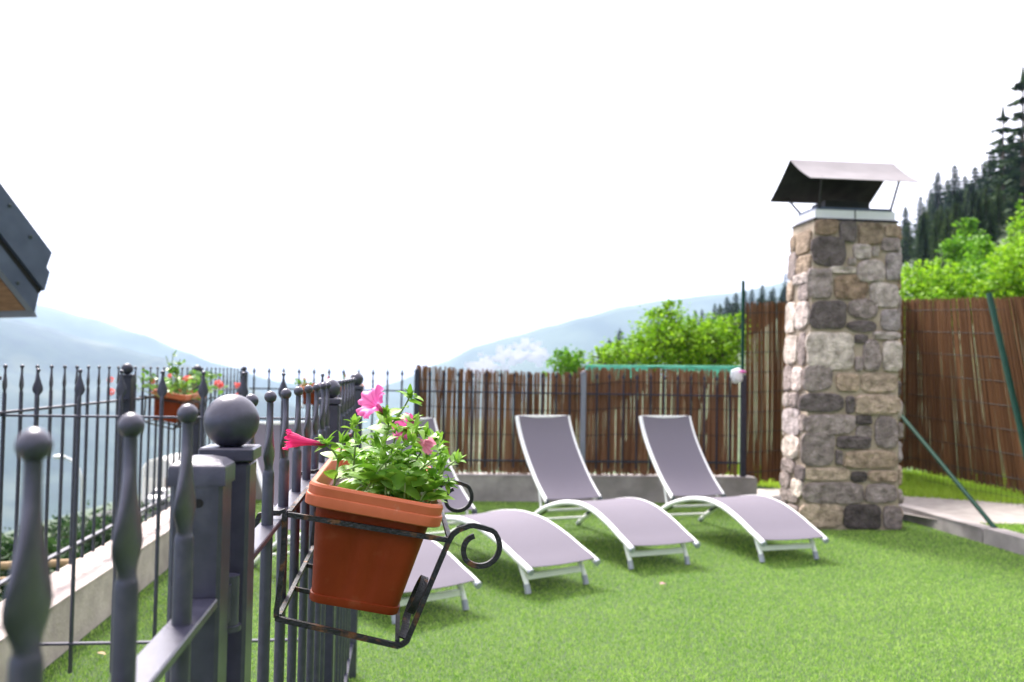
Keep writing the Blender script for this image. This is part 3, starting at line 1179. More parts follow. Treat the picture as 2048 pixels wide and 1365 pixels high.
def sheet(a, b_, sag, ww=hx):
    loops = []
    nn_ = (b_ - a).cross(ww).normalized()
    if nn_.z < 0:
        nn_ = -nn_
    for i in range(9):
        t_ = i / 8
        p = a.lerp(b_, t_) - nn_ * sag * sin(pi * t_)
        loops.append([p, p + ww, p + ww - nn_ * .006, p - nn_ * .006])
    mb = MB()
    mb.loft(loops)
    return mb


hood = part('hood', sheet(rl, fl, .015), HOODTOP, ch, 40)
part('hood', sheet(rl - Z1 * .002, bl, .01), DARKMETAL, ch, 40, label='dark back sheet of the hood')  # back sheet coloured much darker than the front one
for u, v, e in ((.1, .1, fl + hx * .12), (.93, .1, fl + hx * .83), (.1, .9, bl + hx * .16), (.93, .9, bl + hx * .83)):
    p = cpt(u, v, CHT) + Z1 * .13
    bar('strut', p, e - Z1 * .0 + (cy_ * .05 if v < .5 else -cy_ * .05) + Z1 * .02, .011, DARKMETAL, ch, 8)
# flue box under the hood
mb = MB()
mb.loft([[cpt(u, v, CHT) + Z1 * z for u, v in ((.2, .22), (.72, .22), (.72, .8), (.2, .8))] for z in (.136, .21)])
part('flue', mb, DARKMETAL, ch, 20)

# ------------------------------------------------------------------ sun loungers
ARCH = [(-.01, .155), (.06, .183), (.146, .213), (.284, .266), (.433, .313), (.585, .347), (.765, .361), (.9, .354), (1.05, .334), (1.187, .305), (1.33, .266), (1.414, .238), (1.55, .18), (1.66, .12), (1.76, .065), (1.83, .02)]
BACK = [(1.40, .29), (1.47, .335), (1.54, .383), (1.62, .444), (1.70, .515), (1.78, .593), (1.855, .673), (1.925, .757), (1.985, .842), (2.03, .922), (2.058, .985)]
LW = .275                                          # half width to the rail centre


def make_lounger():
    root = thing('sun_lounger', (0, 0, 0), 'x', 'sun lounger', 'sun loungers on the turf')
    arch = smooth_path(ARCH, 3)
    back = smooth_path(BACK, 3)
    for sx in (-1, 1):
        mb = MB()
        mb.tube([(sx * LW, s_, z) for s_, z in arch], .021, 12, up=(1, 0, 0), flat=.021)
        # oval section: wider vertically
        r = part('seat_rail', mb, WHITE, root, 60)
        mb = MB()
        mb.tube([(sx * LW, arch[0][0] - .012, arch[0][1] - .006), (sx * LW, arch[0][0] + .004, arch[0][1] + .001)], .0225, 12)
        part('end_cap', mb, CAPS, r, 60)
        mb = MB()
        mb.tube([(sx * LW, 1.805, .037), (sx * LW, 1.845, .008)], .023, 12)
        part('foot_cap', mb, CAPS, r, 60)
        mb = MB()
        bx = sx * (LW - .012)
        mb.tube([(bx, s_, z) for s_, z in back], .018, 12, up=(1, 0, 0), flat=.02)
        part('back_rail', mb, WHITE, root, 60)
        # front leg
        mb = MB()
        lx = sx * (LW - .035)
        mb.tube([(lx, .15, .2), (lx, .11, .12), (lx, .065, .045)], [.019, .018, .016], 10, up=(1, 0, 0))
        lg = part('front_leg', mb, WHITE, root, 60)
        mb = MB()
        mb.tube([(lx, .072, .055), (lx, .052, .0)], .02, 10, up=(1, 0, 0))
        part('foot_cap', mb, CAPS, lg, 60)
        # back support strut
        mb = MB()
        mb.tube([(bx, 1.56, .385), (bx, 1.50, .2)], .011, 8)
        part('back_prop', mb, WHITE, root, 60)
        mb = MB()
        mb.ball((bx * .99, 1.41, .29), .027, 12, 8, (.7, 1.2, 1.2))
        mb.tube([(bx * .93, 1.45, .215), (bx * .93, 1.62, .14)], .016, 8)
        part('hinge', mb, JOINT, root, 60)
    for nm, y, z, hh in (('front_crossbar', .1, .095, .018),):
        mb = MB()
        mb.box((0, y, z), (LW - .05, 0, 0), (0, .009, 0), (0, .006, hh), .003)
        part(nm, mb, WHITE, root, 30)
    for y, z in ((1.5, .2), (1.74, .085)):
        mb = MB()
        mb.tube([(-LW + .018, y, z), (LW - .018, y, z)], .012, 10)
        part('rear_crossbar', mb, WHITE, root, 60)
    # fabric sheets
    def sheet_(path, half, up, nm, sag):
        mb = MB()
        loops = []
        for i, (s_, z) in enumerate(path):
            a = path[max(i - 1, 0)]
            b_ = path[min(i + 1, len(path) - 1)]
            d_ = Vector((0, b_[0] - a[0], b_[1] - a[1])).normalized()
            n_ = Vector((0, -d_.z, d_.y))
            top, bot = [], []
            for k in range(13):
                q = -1 + k / 6
                p = Vector((q * half, s_, z)) + n_ * (up - sag * (1 - q * q))
                top.append(p)
                bot.append(p - n_ * .004)
            loops.append(top + bot[::-1])
        mb.loft(loops)
        return part(nm, mb, FABRIC, root, 50)
    sp = [p for p in arch if -.001 <= p[0] <= 1.42]
    sheet_(sp, LW - .008, .019, 'seat_fabric', .012)
    sheet_(back[1:], LW - .016, .017, 'back_fabric', .012)
    mb = MB()
    mb.box((0, back[-1][0], back[-1][1] - .004), (LW - .03, 0, 0), (0, .012, 0), (0, 0, .012), .004)
    part('top_bar', mb, WHITE, root, 40)
    return root


proto = make_lounger()
LS = [((1.12, 6.515), 23.5, 'third sun lounger from the left, mauve grey fabric, seen between planter and chimney'),
      ((2.146, 6.81), 18.3, 'sun lounger nearest the stone chimney, mauve grey fabric on a white frame'),
      ((.355, 5.80), 36.3, 'sun lounger whose raised back shows behind the pink petunias'),
      ((-.392, 5.10), 39.5, 'leftmost sun lounger, mostly hidden behind the terracotta planter and iron bars')]
for i, ((x, y), a, lab) in enumerate(LS):
    o = proto if i == 0 else copy_tree(proto)
    o.location = (x, y, .012)
    o.rotation_euler = (0, 0, radians(a))
    o['label'] = lab

# ------------------------------------------------------------------ planters on brackets
TH = radians(10.5)


class Frame:
    def __init__(s, base, td, dz):
        s.b, s.t = base, td
        s.o = Vector((td.y, -td.x, 0))
        s.dz = dz

    def p(s, u, v, z):
        q = s.b + s.o * u + s.t * v
        return Vector((q.x, q.y, z + s.dz))

    def pot(s, u, v, w):                           # tilted coordinates of the planter
        return s.p(.1303 + u * cos(TH) + w * sin(TH), .3335 + v, 1.0014 - u * sin(TH) + w * cos(TH))


def rrect(hu, hv, r, n=5, flute=0):
    out_ = []
    for cxs, cys, a0 in ((1, 1, 0), (-1, 1, 90), (-1, -1, 180), (1, -1, 270)):
        for k in range(n + 1):
            a = radians(a0 + 90 * k / n)
            out_.append((cxs * (hu - r) + r * cos(a), cys * (hv - r) + r * sin(a)))
        nxt = {0: (-1, 1), 90: (-1, -1), 180: (1, -1), 270: (1, 1)}[a0]
        ax, ay = out_[-1]
        bx, by = nxt[0] * (hu - r) + (0 if a0 in (0, 180) else r * nxt[0]), nxt[1] * (hv - r) + (r * nxt[1] if a0 in (0, 180) else 0)
        for k in range(1, 12):
            t_ = k / 12
            x, y = ax + (bx - ax) * t_, ay + (by - ay) * t_
            if flute:
                g_ = flute * (exp(-((t_ - .33) / .05) ** 2) + exp(-((t_ - .67) / .05) ** 2))
                if a0 in (0, 180):
                    y -= math.copysign(g_, y)
                else:
                    x -= math.copysign(g_, x)
            out_.append((x, y))
    return out_


def planter(fr, label, group):
    root = thing('planter', fr.p(.13, .33, .99), label, 'planter', group)
    prof = [(.0, .0735, .289, .02, 0), (.003, .0755, .291, .022, 0), (.0135, .0762, .2917, .022, 0), (.0145, .074, .2895, .021, 0), (.017, .0745, .29, .021, .0012), (.05, .0792, .2957, .022, .0038), (.14, .0925, .312, .025, .0034), (.158, .095, .3145, .026, 0), (.1605, .095, .3145, .026, 0),
            (.161, .11, .33, .03, 0), (.163, .1135, .3325, .032, 0), (.178, .1145, .3335, .032, 0), (.1795, .1138, .3328, .032, 0), (.1805, .1118, .331, .032, 0), (.194, .1125, .3317, .032, 0), (.198, .11, .329, .03, 0), (.1985, .103, .322, .025, 0), (.196, .1005, .3195, .024, 0), (.155, .0925, .3115, .022, 0)]
    for nm, pr, m in (('pot', prof[:9] + [(.1605, .088, .306, .024, 0), (.15, .086, .304, .024, 0)], TERRA), ('rim', [(.1608, .0945, .314, .026, 0)] + prof[9:], FADED)):
        mb = MB()
        mb.loft([[fr.pot(x, y, w_) for x, y in rrect(hu, hv, r, 5, fl_)] for w_, hu, hv, r, fl_ in pr], nm == 'pot')
        part(nm, mb, m, root, 35)
    mb = MB()
    n = 16
    vs, fs = [], []
    for i in range(n + 1):
        for j in range(2 * n + 1):
            u, v = -.092 + .184 * i / n, -.309 + .618 * j / (2 * n)
            vs.append(fr.pot(u, v, .158 + .008 * noise.noise(Vector((u * 40, v * 40, 1)))))
    for i in range(n):
        for j in range(2 * n):
            a = i * (2 * n + 1) + j
            fs.append((a, a + 1, a + 2 * n + 2, a + 2 * n + 1))
    mb.add(vs, fs)
    part('soil', mb, SOIL, root, 180)
    return root


def bracket(fr, label, group):
    root = thing('planter_bracket', fr.p(.02, .3, 1.16), label, 'bracket', group)
    sw = .0042
    for v, nm in ((.009, 'end_frame'), (.6, 'end_frame')):
        mb = MB()
        leg = [(-.026, 1.135), (-.02, 1.163), (.012, 1.1665), (.0195, 1.163), (.0185, 1.08), (.0105, 1.01), (.0125, 1.0), (.02, .9955), (.11, .974), (.195, .953), (.208, .9515), (.2185, .957), (.225, .97), (.255, 1.046), (.284, 1.117)]
        c_ = Vector((.3375, 1.1108))
        arc = [(.291, 1.130), (.301, 1.138), (.313, 1.1425), (.326, 1.1455)]
        for k in range(1, 16):
            a = radians(75 - k * 21)
            r = .0322 - (.0 if k < 10 else (k - 10) * .0024)
            arc.append((c_.x + r * cos(a), c_.y + r * sin(a)))
        path = smooth_path(leg, 2) + smooth_path(arc, 2)
        mb.tube([fr.p(a, v, b_) for a, b_ in path], sw, 4, up=fr.t, square=True)
        mb.tube([fr.p(.024, v + .001, 1.164), fr.p(.2855, v + .001, 1.121)], sw * .95, 4, up=fr.t, square=True)
        part(nm, mb, BLACKIRON, root, 30)
    for u, z, zz in ((.026, 1.1655, 'top_bar'), (.0145, .9995, 'bottom_bar'), (.2865, 1.1225, 'top_bar'), (.2045, .9555, 'bottom_bar')):
        mb = MB()
        mb.tube([fr.p(u, .014, z), fr.p(u, .595, z)], sw * .9, 4, up=(0, 0, 1), square=True)
        part(zz, mb, BLACKIRON, root, 30)
    for v in (.2, .4):
        mb = MB()
        mb.tube([fr.p(.0185, v, .9995), fr.p(.2, v, .9575)], sw * .9, 4, up=fr.t, square=True)
        part('cross_bar', mb, BLACKIRON, root, 30)
    # flat forged scroll on the front side
    for v0, sg in ((.016, 1), (.594, -1)):
        mb = MB()
        path = []
        for k in range(26):
            a = radians(-110 + k * 15)
            r = .036 - .0006 * k
            ww = .062 + r * sin(a) * 1.25
            vv = .05 + r * cos(a) * 1.1
            path.append((vv, ww))
        path = [(.0, .004), (.0, .03)][:1] + path
        pts_ = []
        for vv, ww in path:
            f_ = ww / .175
            pts_.append(fr.p(.215 + .068 * f_ - .004, v0 + sg * vv, .957 + .163 * f_))
        mb.tube(pts_, .0065, 4, up=fr.o * .92 - Z1 * .38, flat=.0016, square=True)
        part('scroll', mb, BLACKIRON, root, 30)
    return root


fr1 = Frame(nf(1.452), TN, 0)
G1, G2 = 'terracotta planters hung on the fences', 'black iron planter brackets'
planter(fr1, 'nearest terracotta trough planter, tilted, hanging on the gate fence with petunias', G1)
bracket(fr1, 'black iron bracket with curled ends holding the nearest terracotta planter', G2)
fr2 = Frame(lf(6.0) + Vector((.0, 0, 0)), LT, .03)
planter(fr2, 'terracotta trough planter hanging on the left wall fence', G1)
bracket(fr2, 'black bracket under the planter on the left wall fence', G2)
b3 = bf(pxb(606))
fr3 = Frame(bf(pxb(606)), BT, .03)
planter(fr3, 'farthest terracotta planter, on the back fence in front of the hazy valley', G1)
bracket(fr3, 'black bracket under the farthest planter on the back fence', G2)


# ------------------------------------------------------------------ petunias
def leaf(mb, base, d, up, L_, W_, curl=.3, fold=.25, n=6):
    d = Vector(d).normalized()
    up = Vector(up)
    up = (up - d * up.dot(d))
    if up.length < 1e-3:
        up = Vector((1, 0, 0)) - d * d.x
    up.normalize()
    s_ = d.cross(up)
    vs = []
    pos = Vector(base)
    dirn = d.copy()
    for i in range(n + 1):
        t_ = i / n
        wv = W_ * .5 * (sin(pi * min(1, t_ ** .75 * 1.0)) ** .8) if 0 < t_ < 1 else (W_ * .06 if t_ == 0 else 0.0004)
        u_ = up * cos(curl * t_) + d * sin(curl * t_)
        vs += [pos + s_ * wv + u_ * wv * fold, pos, pos - s_ * wv + u_ * wv * fold]
        dirn = d * cos(curl * t_ * 1.6) - up * sin(curl * t_ * 1.6)
        pos = pos + dirn * (L_ / n)
    fs = []
    for i in range(n):
        a = i * 3
        fs += [(a, a + 1, a + 4, a + 3), (a + 1, a + 2, a + 5, a + 4)]
    mb.add(vs, fs)


def rnd(r, s_=1.):
    return Vector((r.gauss(0, s_), r.gauss(0, s_), r.gauss(0, s_)))


def flower(parent, base, axis, length, rad, m, tube_r=.0045, openness=1., seed=0, up=(0, 0, 1), mcal=True):
    r = random.Random(seed)
    ax = Vector(axis).normalized()
    q = Vector(up)
    x = (q - ax * q.dot(ax)).normalized()
    y = ax.cross(x)
    base = Vector(base)
    mb = MB()
    na, loops, tones = 50, [], []
    prof = [(0, tube_r * .75), (.2, tube_r * .9), (.45, tube_r * 1.25), (.62, tube_r * 1.8), (.75, tube_r * 2.5)]
    lob = [r.uniform(.88, 1.1) for _ in range(5)]
    for k in range(6):
        t_ = (k + 1) / 6
        prof.append((.75 + .25 * sin(t_ * pi * .5) - .16 * openness * max(0, t_ - .55) * 1.6, tube_r * 2.5 + (rad - tube_r * 2.5) * t_))
    for h, rr_ in prof:
        l = []
        for k in range(na):
            a = 2 * pi * k / na
            fr_ = max(0, (rr_ - tube_r * 2.2) / (rad - tube_r * 2.2))
            lobe = abs(cos(2.5 * a)) ** .6
            li = int((a + pi / 5) / (2 * pi / 5)) % 5
            rad_ = rr_ * (1 - .22 * fr_ * (1 - lobe)) * (1 + (lob[li] - 1) * fr_)
            hh = h * length + fr_ * length * .07 * sin(5 * a + 1.3) * openness + fr_ ** 2 * .07 * length * (sin(11 * a + seed) + .7 * sin(17 * a))
            l.append(base + ax * hh + x * rad_ * cos(a) + y * rad_ * sin(a))
            vein = max(0, cos(10 * a)) ** 6 * .5 * (1 - .7 * fr_) + (max(0, cos(30 * a)) ** 4) * .22 * (1 - fr_)
            tones.append((max(vein, 1 - min(1, h / .55)) * .8 if h > .3 else .35,) * 3)
        loops.append(l)
    mb.loft(loops, False, True, tones)
    fo = part('flower', mb, m, parent, 180, True)
    if mcal:
        cb = MB()
        for k in range(5):
            a = 2 * pi * k / 5 + r.random()
            d = ax * .9 + x * cos(a) * .55 + y * sin(a) * .55
            leaf(cb, base - ax * .004 + (x * cos(a) + y * sin(a)) * tube_r * .5, d, ax * -.3 + (x * cos(a) + y * sin(a)), .016, .006, .35, .2, 4)
        part('calyx', cb, CALYX, fo, 180)
    return fo


def pp(x, y, v, fr=fr1):
    """point seen at pixel (x, y) in the upright plane v metres along the planter"""
    return onplane(x, y, fr.p(0, v, 0), fr.t)


pet = thing('petunia', fr1.pot(0, -.1, .16), 'pink petunia plant with fresh green leaves growing in the nearest planter', 'flower plant')
STEMS = [  # (pixel path, v start, v end, leafy?)
    ([(668, 972), (672, 945), (676, 922), (668, 905), (659, 896), (650, 889)], .06, .05),
    ([(676, 924), (681, 905), (686, 884)], .06, .07),
    ([(706, 955), (709, 910), (712, 873), (709, 850)], .14, .14),
    ([(758, 975), (764, 910), (777, 861), (792, 838), (807, 817), (819, 795)], .14, .12),
    ([(777, 861), (776, 845), (770, 826)], .13, .12),
    ([(732, 982), (750, 953), (768, 928), (795, 901)], .05, .05),
    ([(771, 990), (772, 955), (771, 922)], .05, .06),
    ([(837, 1008), (856, 976), (877, 952), (898, 932), (912, 921)], .06, .09),
    ([(857, 1008), (868, 985), (880, 966), (893, 965)], .06, .08),
    ([(815, 985), (826, 962), (837, 944), (863, 921), (876, 906)], .07, .09),
    ([(770, 965), (789, 880), (800, 866), (813, 853), (826, 842)], .2, .18),
    ([(780, 965), (807, 892), (818, 879), (829, 867)], .22, .2),
    ([(800, 985), (835, 915), (858, 895), (868, 884)], .25, .25),
    ([(740, 965), (745, 920), (748, 900)], .3, .32),
    ([(825, 980), (848, 940), (866, 926)], .3, .3),
    ([(700, 960), (722, 935), (735, 915)], .26, .27),
]
rp = random.Random(21)
stm, fol = MB(), MB()


def cluster(p, d, n, L_, r):
    for k in range(n):
        q = (d.normalized() * r.uniform(.2, 1.0) + rnd(r, .55))
        q.z += .2
        leaf(fol, p + rnd(r, .003), q, Vector((0, 0, 1)) + rnd(r, .4), L_ * r.uniform(.6, 1.2), L_ * r.uniform(.32, .5), r.uniform(-.2, .9), r.uniform(.1, .5))


for pts_, v0, v1 in STEMS:
    P = [pp(x, y, v0 + (v1 - v0) * i / (len(pts_) - 1)) for i, (x, y) in enumerate(pts_)]
    P = [Vector(q) for q in smooth_path([tuple(q) for q in P], 4)]
    n = len(P)
    stm.tube(P, [.0021 - .0008 * i / n for i in range(n)], 7)
    # leaves at nodes along the stem
    tot = sum((P[i + 1] - P[i]).length for i in range(n - 1))
    acc, nxt, side = 0, .014, 1
    for i in range(n - 1):
        sg = P[i + 1] - P[i]
        acc += sg.length
        if acc > nxt:
            nxt += rp.uniform(.011, .018)
            d = sg.normalized()
            a = rp.uniform(0, 2 * pi)
            sd = Vector((cos(a), sin(a), 0))
            fr_ = acc / tot
            Lf = (.046 if fr_ < .6 else .033) * rp.uniform(.65, 1.15)
            for sgn in (1, -1):
                if rp.random() < .82:
                    leaf(fol, P[i], sd * sgn + d * .45 + Z1 * .15 + rnd(rp, .15), Z1 + rnd(rp, .25), Lf, Lf * rp.uniform(.5, .64), rp.uniform(.2, .9), rp.uniform(.1, .4))
    cluster(P[-1], P[-1] - P[-3], 10, .022, rp)
    cluster(P[-1] + (P[-1] - P[-2]).normalized() * .004, P[-1] - P[-3], 6, .010, rp)
# low dense foliage over the soil
for k in range(270):
    u = rp.uniform(-.05, .095)
    v = rp.uniform(-.29, .12)
    if u < -.02 and rp.random() < .5:
        continue
    hgt = rp.uniform(.0, .075) * (1 - .5 * abs(v + .2))
    p = fr1.pot(u, v, .158) + Z1 * hgt
    a = rp.uniform(0, 2 * pi)
    Lf = rp.uniform(.028, .055)
    leaf(fol, p, Vector((cos(a), sin(a), rp.uniform(-.1, .9))), Z1 + rnd(rp, .4), Lf, Lf * rp.uniform(.5, .68), rp.uniform(.1, .9), rp.uniform(.05, .4))
    if k % 5 == 0:
        stm.tube([fr1.pot(u, v, .15), p], .0016, 6)
# sprays of small leaves that fill the crown
for k in range(46):
    px, py = rp.uniform(700, 885), 0
    top = 850 + max(0, abs(px - 790) - 30) * .55
    py = rp.uniform(top, 965)
    v = rp.uniform(.05, .3)
    cluster(pp(px, py, v), Vector((rp.uniform(-.6, .6), 0, .8)), 5, rp.uniform(.02, .036), rp)
part('stems', stm, STEM, pet, 60)
part('foliage', fol, LEAF, pet, 180)
b0 = pp(650, 889, .05)
flower(pet, b0, pp(580, 880, .045) - b0, .064, .0185, PETALRED, .0046, .25, 3)
b0 = pp(770, 826, .12)
flower(pet, b0, pp(742, 803, .12) - b0 - TN * .018, .040, .036, PETAL, .0042, .9, 8)
b0 = pp(822, 868, .2)
flower(pet, b0, pp(800, 852, .19) - b0 - TN * .03 + Z1 * .01, .034, .027, PETAL, .0042, .9, 5)
b0 = pp(830, 876, .2)
flower(pet, b0, pp(858, 893, .17) - b0, .042, .018, PETALPALE, .004, .4, 9)
for x0, y0, x1, y1, v in ((692, 880, 703, 868, .07), (826, 843, 841, 833, .18), (868, 878, 874, 874, .25)):
    a, b_ = pp(x0, y0, v), pp(x1, y1, v)
    mb = MB()
    mb.tube([a, a.lerp(b_, .4), a.lerp(b_, .8), b_], [.0016, .0026, .003, .0012], 8)
    part('bud', mb, BUD, pet, 180)


# ------------------------------------------------------------------ geraniums in the two other planters
def geranium(fr, label, spread, n, seed, fl, tall=None, size=.05):
    r = random.Random(seed)
    root = thing('geranium', fr.pot(0, 0, .16), label, 'flower plant', 'geraniums in the distant planters')
    st, lf_ = MB(), MB()
    tips = []
    for k in range(n):
        b_ = fr.pot(r.uniform(-.06, .06), r.uniform(-.26, .26), .158)
        t_ = b_ + fr.o * r.gauss(.02, spread[0]) + fr.t * r.gauss(0, spread[1]) + Z1 * r.uniform(.02, spread[2])
        mid = (b_ + t_) / 2 + rnd(r, .015)
        st.tube([b_, mid, t_], .003, 5)
        tips.append(t_)
        for q in range(4):
            leaf(lf_, b_.lerp(t_, r.uniform(.4, 1)) + rnd(r, .02), rnd(r) + Z1 * .5, Z1 + rnd(r, .5), size * r.uniform(.6, 1.2), size * r.uniform(.7, 1.1), .3, .2)
    if tall:
        for px, py, v in tall:
            e = onplane(px, py, fr.p(0, v, 0), Vector((0, 1, 0)))
            b_ = fr.pot(0, v - .33, .158)
            st.tube([b_, (b_ * .4 + e * .6) + rnd(r, .01), e], .003, 5)
            for q in range(6):
                leaf(lf_, b_.lerp(e, r.uniform(.55, 1)) + rnd(r, .012), rnd(r) + Z1 * .5, Z1 + rnd(r, .5), size * r.uniform(.6, 1.), size * r.uniform(.6, 1.), .3, .2)
    part('stems', st, STEM, root, 60)
    part('foliage', lf_, GERLEAF, root, 180)
    for px, py, v, s_ in fl:
        c = onplane(px, py, fr.p(0, v, 0), Vector((0, 1, 0)))
        mb = MB()
        for q in range(26):
            d = rnd(r).normalized()
            leaf(mb, c + d * s_ * .35, d + rnd(r, .4), rnd(r), s_ * .8, s_ * .7, .3, .1, 3)
        part('flower', mb, GERPETAL, root, 180)
    return root


geranium(fr2, 'coral geranium trailing from the planter on the left wall fence', (.07, .19, .17), 26, 5,
         [(371, 757, .2, .022), (378, 757, .2, .02), (437, 768, .4, .03), (441, 772, .4, .024), (475, 771, .6, .026), (476, 790, .6, .02), (340, 752, .1, .016), (306, 763, .0, .018), (221, 760, -.1, .022), (223, 784, -.1, .024)],
         tall=[(346, 706, .3), (332, 712, .3), (360, 718, .3), (352, 735, .3), (385, 740, .4), (300, 745, .0), (276, 752, -.1), (232, 765, -.1), (436, 750, .5), (455, 775, .5), (420, 745, .5)])
geranium(fr3, 'small pink geranium in the farthest planter on the back fence', (.05, .16, .1), 9, 6,
         [(609, 759, .0, .022), (657, 756, .3, .02), (690, 752, .5, .02), (614, 774, .05, .02)], tall=[(688, 748, .5), (612, 762, .02), (725, 765, .6)], size=.04)

# a petal on the turf
mb = MB()
p = onz(1326, 1168, .035)
leaf(mb, p - Vector((.02, 0, 0)), (1, .2, .1), Z1, .045, .035, .3, .2, 5)
solo('fallen_petal', mb, PETALPALE, 'single pink petal lying on the green turf', 'petal', p, 180)
mb = MB()
p = onz(203, 1306, .035)
leaf(mb, p - Vector((.02, 0, 0)), (1, -.3, .1), Z1, .05, .03, .3, .2, 5)
solo('fallen_leaf', mb, LOG, 'dry brown leaf on the turf behind the nearest bars', 'leaf', p, 180)

# ------------------------------------------------------------------ roof corner at the left
YR = 7.0
rf = thing('roof_corner', at(60, 622, YR), 'dark metal roof verge with brown boarded underside at the upper left edge', 'roof')
RA = Vector((-sin(radians(62)), cos(radians(62)), 0))      # along the eave, away from the terrace
RP = at(62, 600, YR)


def rp_(x, y, o_=0.):
    return onplane(x, y, RP, RA) + RA * o_


dirv = (rp_(0, 372.6) - rp_(99.5, 506)).normalized()   # up the verge


def strip(name, pa, pb, front, back, m):
    """sheet-metal fold along the verge, between two points of its lower end"""
    mb = MB()
    a, b_ = rp_(*pa), rp_(*pb)
    loops = []
    for t_ in (0, 1):
        o_ = dirv * (3.2 * t_)
        loops.append([a + o_ + RA * front, b_ + o_ + RA * front, b_ + o_ + RA * back, a + o_ + RA * back])
    mb.loft(loops)
    return part(name, mb, m, rf, 20)


strip('fascia', (99.5, 506), (88.5, 537), -.03, .05, FASCIA)
strip('fascia', (92, 545), (81.5, 582), -.05, .05, FASCIA)
strip('fascia_groove', (82, 581), (74.5, 590), -.012, .05, DARKMETAL)  # recessed strip coloured near black between the fascia folds
strip('fascia', (73, 590), (64.5, 626), -.03, .05, FASCIA)
mb = MB()
a, b_ = rp_(63, 622), rp_(69, 635)
mb.loft([[q + RA * -.035, q + RA * -.035 + dirv * .012, q + RA * 3 + dirv * .012, q + RA * 3] for q in (a, b_)])
part('drip_edge', mb, FASCIA, rf, 20)
a, top_ = rp_(60, 621), rp_(98, 508)
mb = MB()
nrm = (top_ - a).normalized()
mb.loft([[q + RA * .06, q + RA * 4.5, q + RA * 4.5 + nrm * .03, q + RA * .06 + nrm * .03] for q in (a, a + dirv * 3.2)])
part('boarded_underside', mb, SOFFIT, rf, 20)
mb = MB()
mb.loft([[q + RA * .055 + nrm * .04, q + RA * 4.5 + nrm * .04, q + RA * 4.5 + (top_ - a), q + RA * .055 + (top_ - a)] for q in (a, a + dirv * 3.2)])
part('roof_sheet', mb, FASCIA, rf, 20)
mb = MB()
up_ = Vector((dirv.x, dirv.y, 0)).normalized()
hw_ = a + RA * 2.8 + up_ * 1.9
zt = a.z + .35
mb.box(Vector((hw_.x, hw_.y, (zt - 5) / 2)), RA * 1.7, up_ * 1.2, Z1 * ((zt + 5) / 2))
part('house_wall', mb, RENDERW, rf, 20)
for x, y in ((56, 474), (30, 566), (14, 412)):
    mb = MB()
    mb.ball(rp_(x, y, -.034), .015, 12, 8)
    part('screw', mb, JOINT, rf, 60)

# ------------------------------------------------------------------ trees and bushes
def spruce_mesh(h, seed, sparse=1., m=SPRUCE):
    r = random.Random(seed)
    mb = MB()
    lv = int(30 * sparse)
    for i in range(lv):
        f_ = i / lv
        z = h * (.08 + .9 * f_)
        Lb = h * .19 * (1 - f_) ** .75 * r.uniform(.75, 1.2) + .012 * h
        nb = int((12 if f_ < .75 else 7) * min(1, sparse))
        a0 = r.uniform(0, 6.28)
        for k in range(nb):
            if r.random() < .12:
                continue
            a = a0 + 2 * pi * k / nb + r.uniform(-.3, .3)
            d = Vector((cos(a), sin(a), 0))
            s_ = Vector((-sin(a), cos(a), 0))
            L2 = Lb * r.uniform(.65, 1.15)
            ns = 9
            for j in range(ns):
                g0, g1 = j / ns, (j + 1.25) / ns
                p0_ = Vector((0, 0, z)) + d * L2 * g0 + Z1 * (-.35 * L2 * g0 ** 1.3 + .12 * L2 * g0 ** 3)
                p1_ = Vector((0, 0, z)) + d * L2 * min(g1, 1.05) + Z1 * (-.35 * L2 * g1 ** 1.3 + .12 * L2 * g1 ** 3)
                wd = h * .0135 * (1.3 - .7 * g0) * r.uniform(.7, 1.3)
                dr = Z1 * (-wd * r.uniform(.5, 1.6))
                mb.add([p0_, p1_ + s_ * wd + dr, p1_ + d * wd, p1_ - s_ * wd + dr], [(0, 1, 2), (0, 2, 3)])
    # leader
    for k in range(6):
        a = k * 1.05
        mb.add([(0, 0, h), (cos(a) * h * .012, sin(a) * h * .012, h * .93), (cos(a + 1) * h * .012, sin(a + 1) * h * .012, h * .93)], [(0, 1, 2)])
    crown = mb.mesh('crown', m)
    tb = MB()
    tb.tube([(0, 0, -h * .1), (0, 0, h * .5), (0, 0, h * .97)], [h * .016, h * .009, h * .002], 7)
    return crown, tb.mesh('trunk', BARK, 60)


SPM = [spruce_mesh(18, 31, 1), spruce_mesh(18, 32, 1.1), spruce_mesh(18, 33, .9, SPRUCE2), spruce_mesh(18, 34, .8)]
LSK = 'dark spruce whose top makes the skyline of the hillside right of the chimney'
LLO = 'dark spruce on the ridge between the bright bush and the chimney'
LSP = ['dark green spruce in the forest on the right hillside', 'small dark spruce on the distant lower slope behind the bright bushes']


def spruce(x, y, z, h, k, label, group, rot):
    o = thing('spruce_tree', (x, y, z), label, 'tree', group)
    cm, tm = SPM[k]
    s_ = h / 18
    for nm, me in (('crown', cm), ('trunk', tm)):
        c = put(nm, me, o)
    o.scale = (s_ * R_.uniform(.9, 1.15),) * 2 + (s_,)
    o.rotation_euler = (0, 0, rot)
    return o


def spruce_px(px, py, Y, h, k, label=LSP[0], group='spruces on the right hillside'):
    p = at(px, py, Y)
    spruce(p.x, p.y, p.z - h, h, k, label, group, R_.uniform(0, 6))


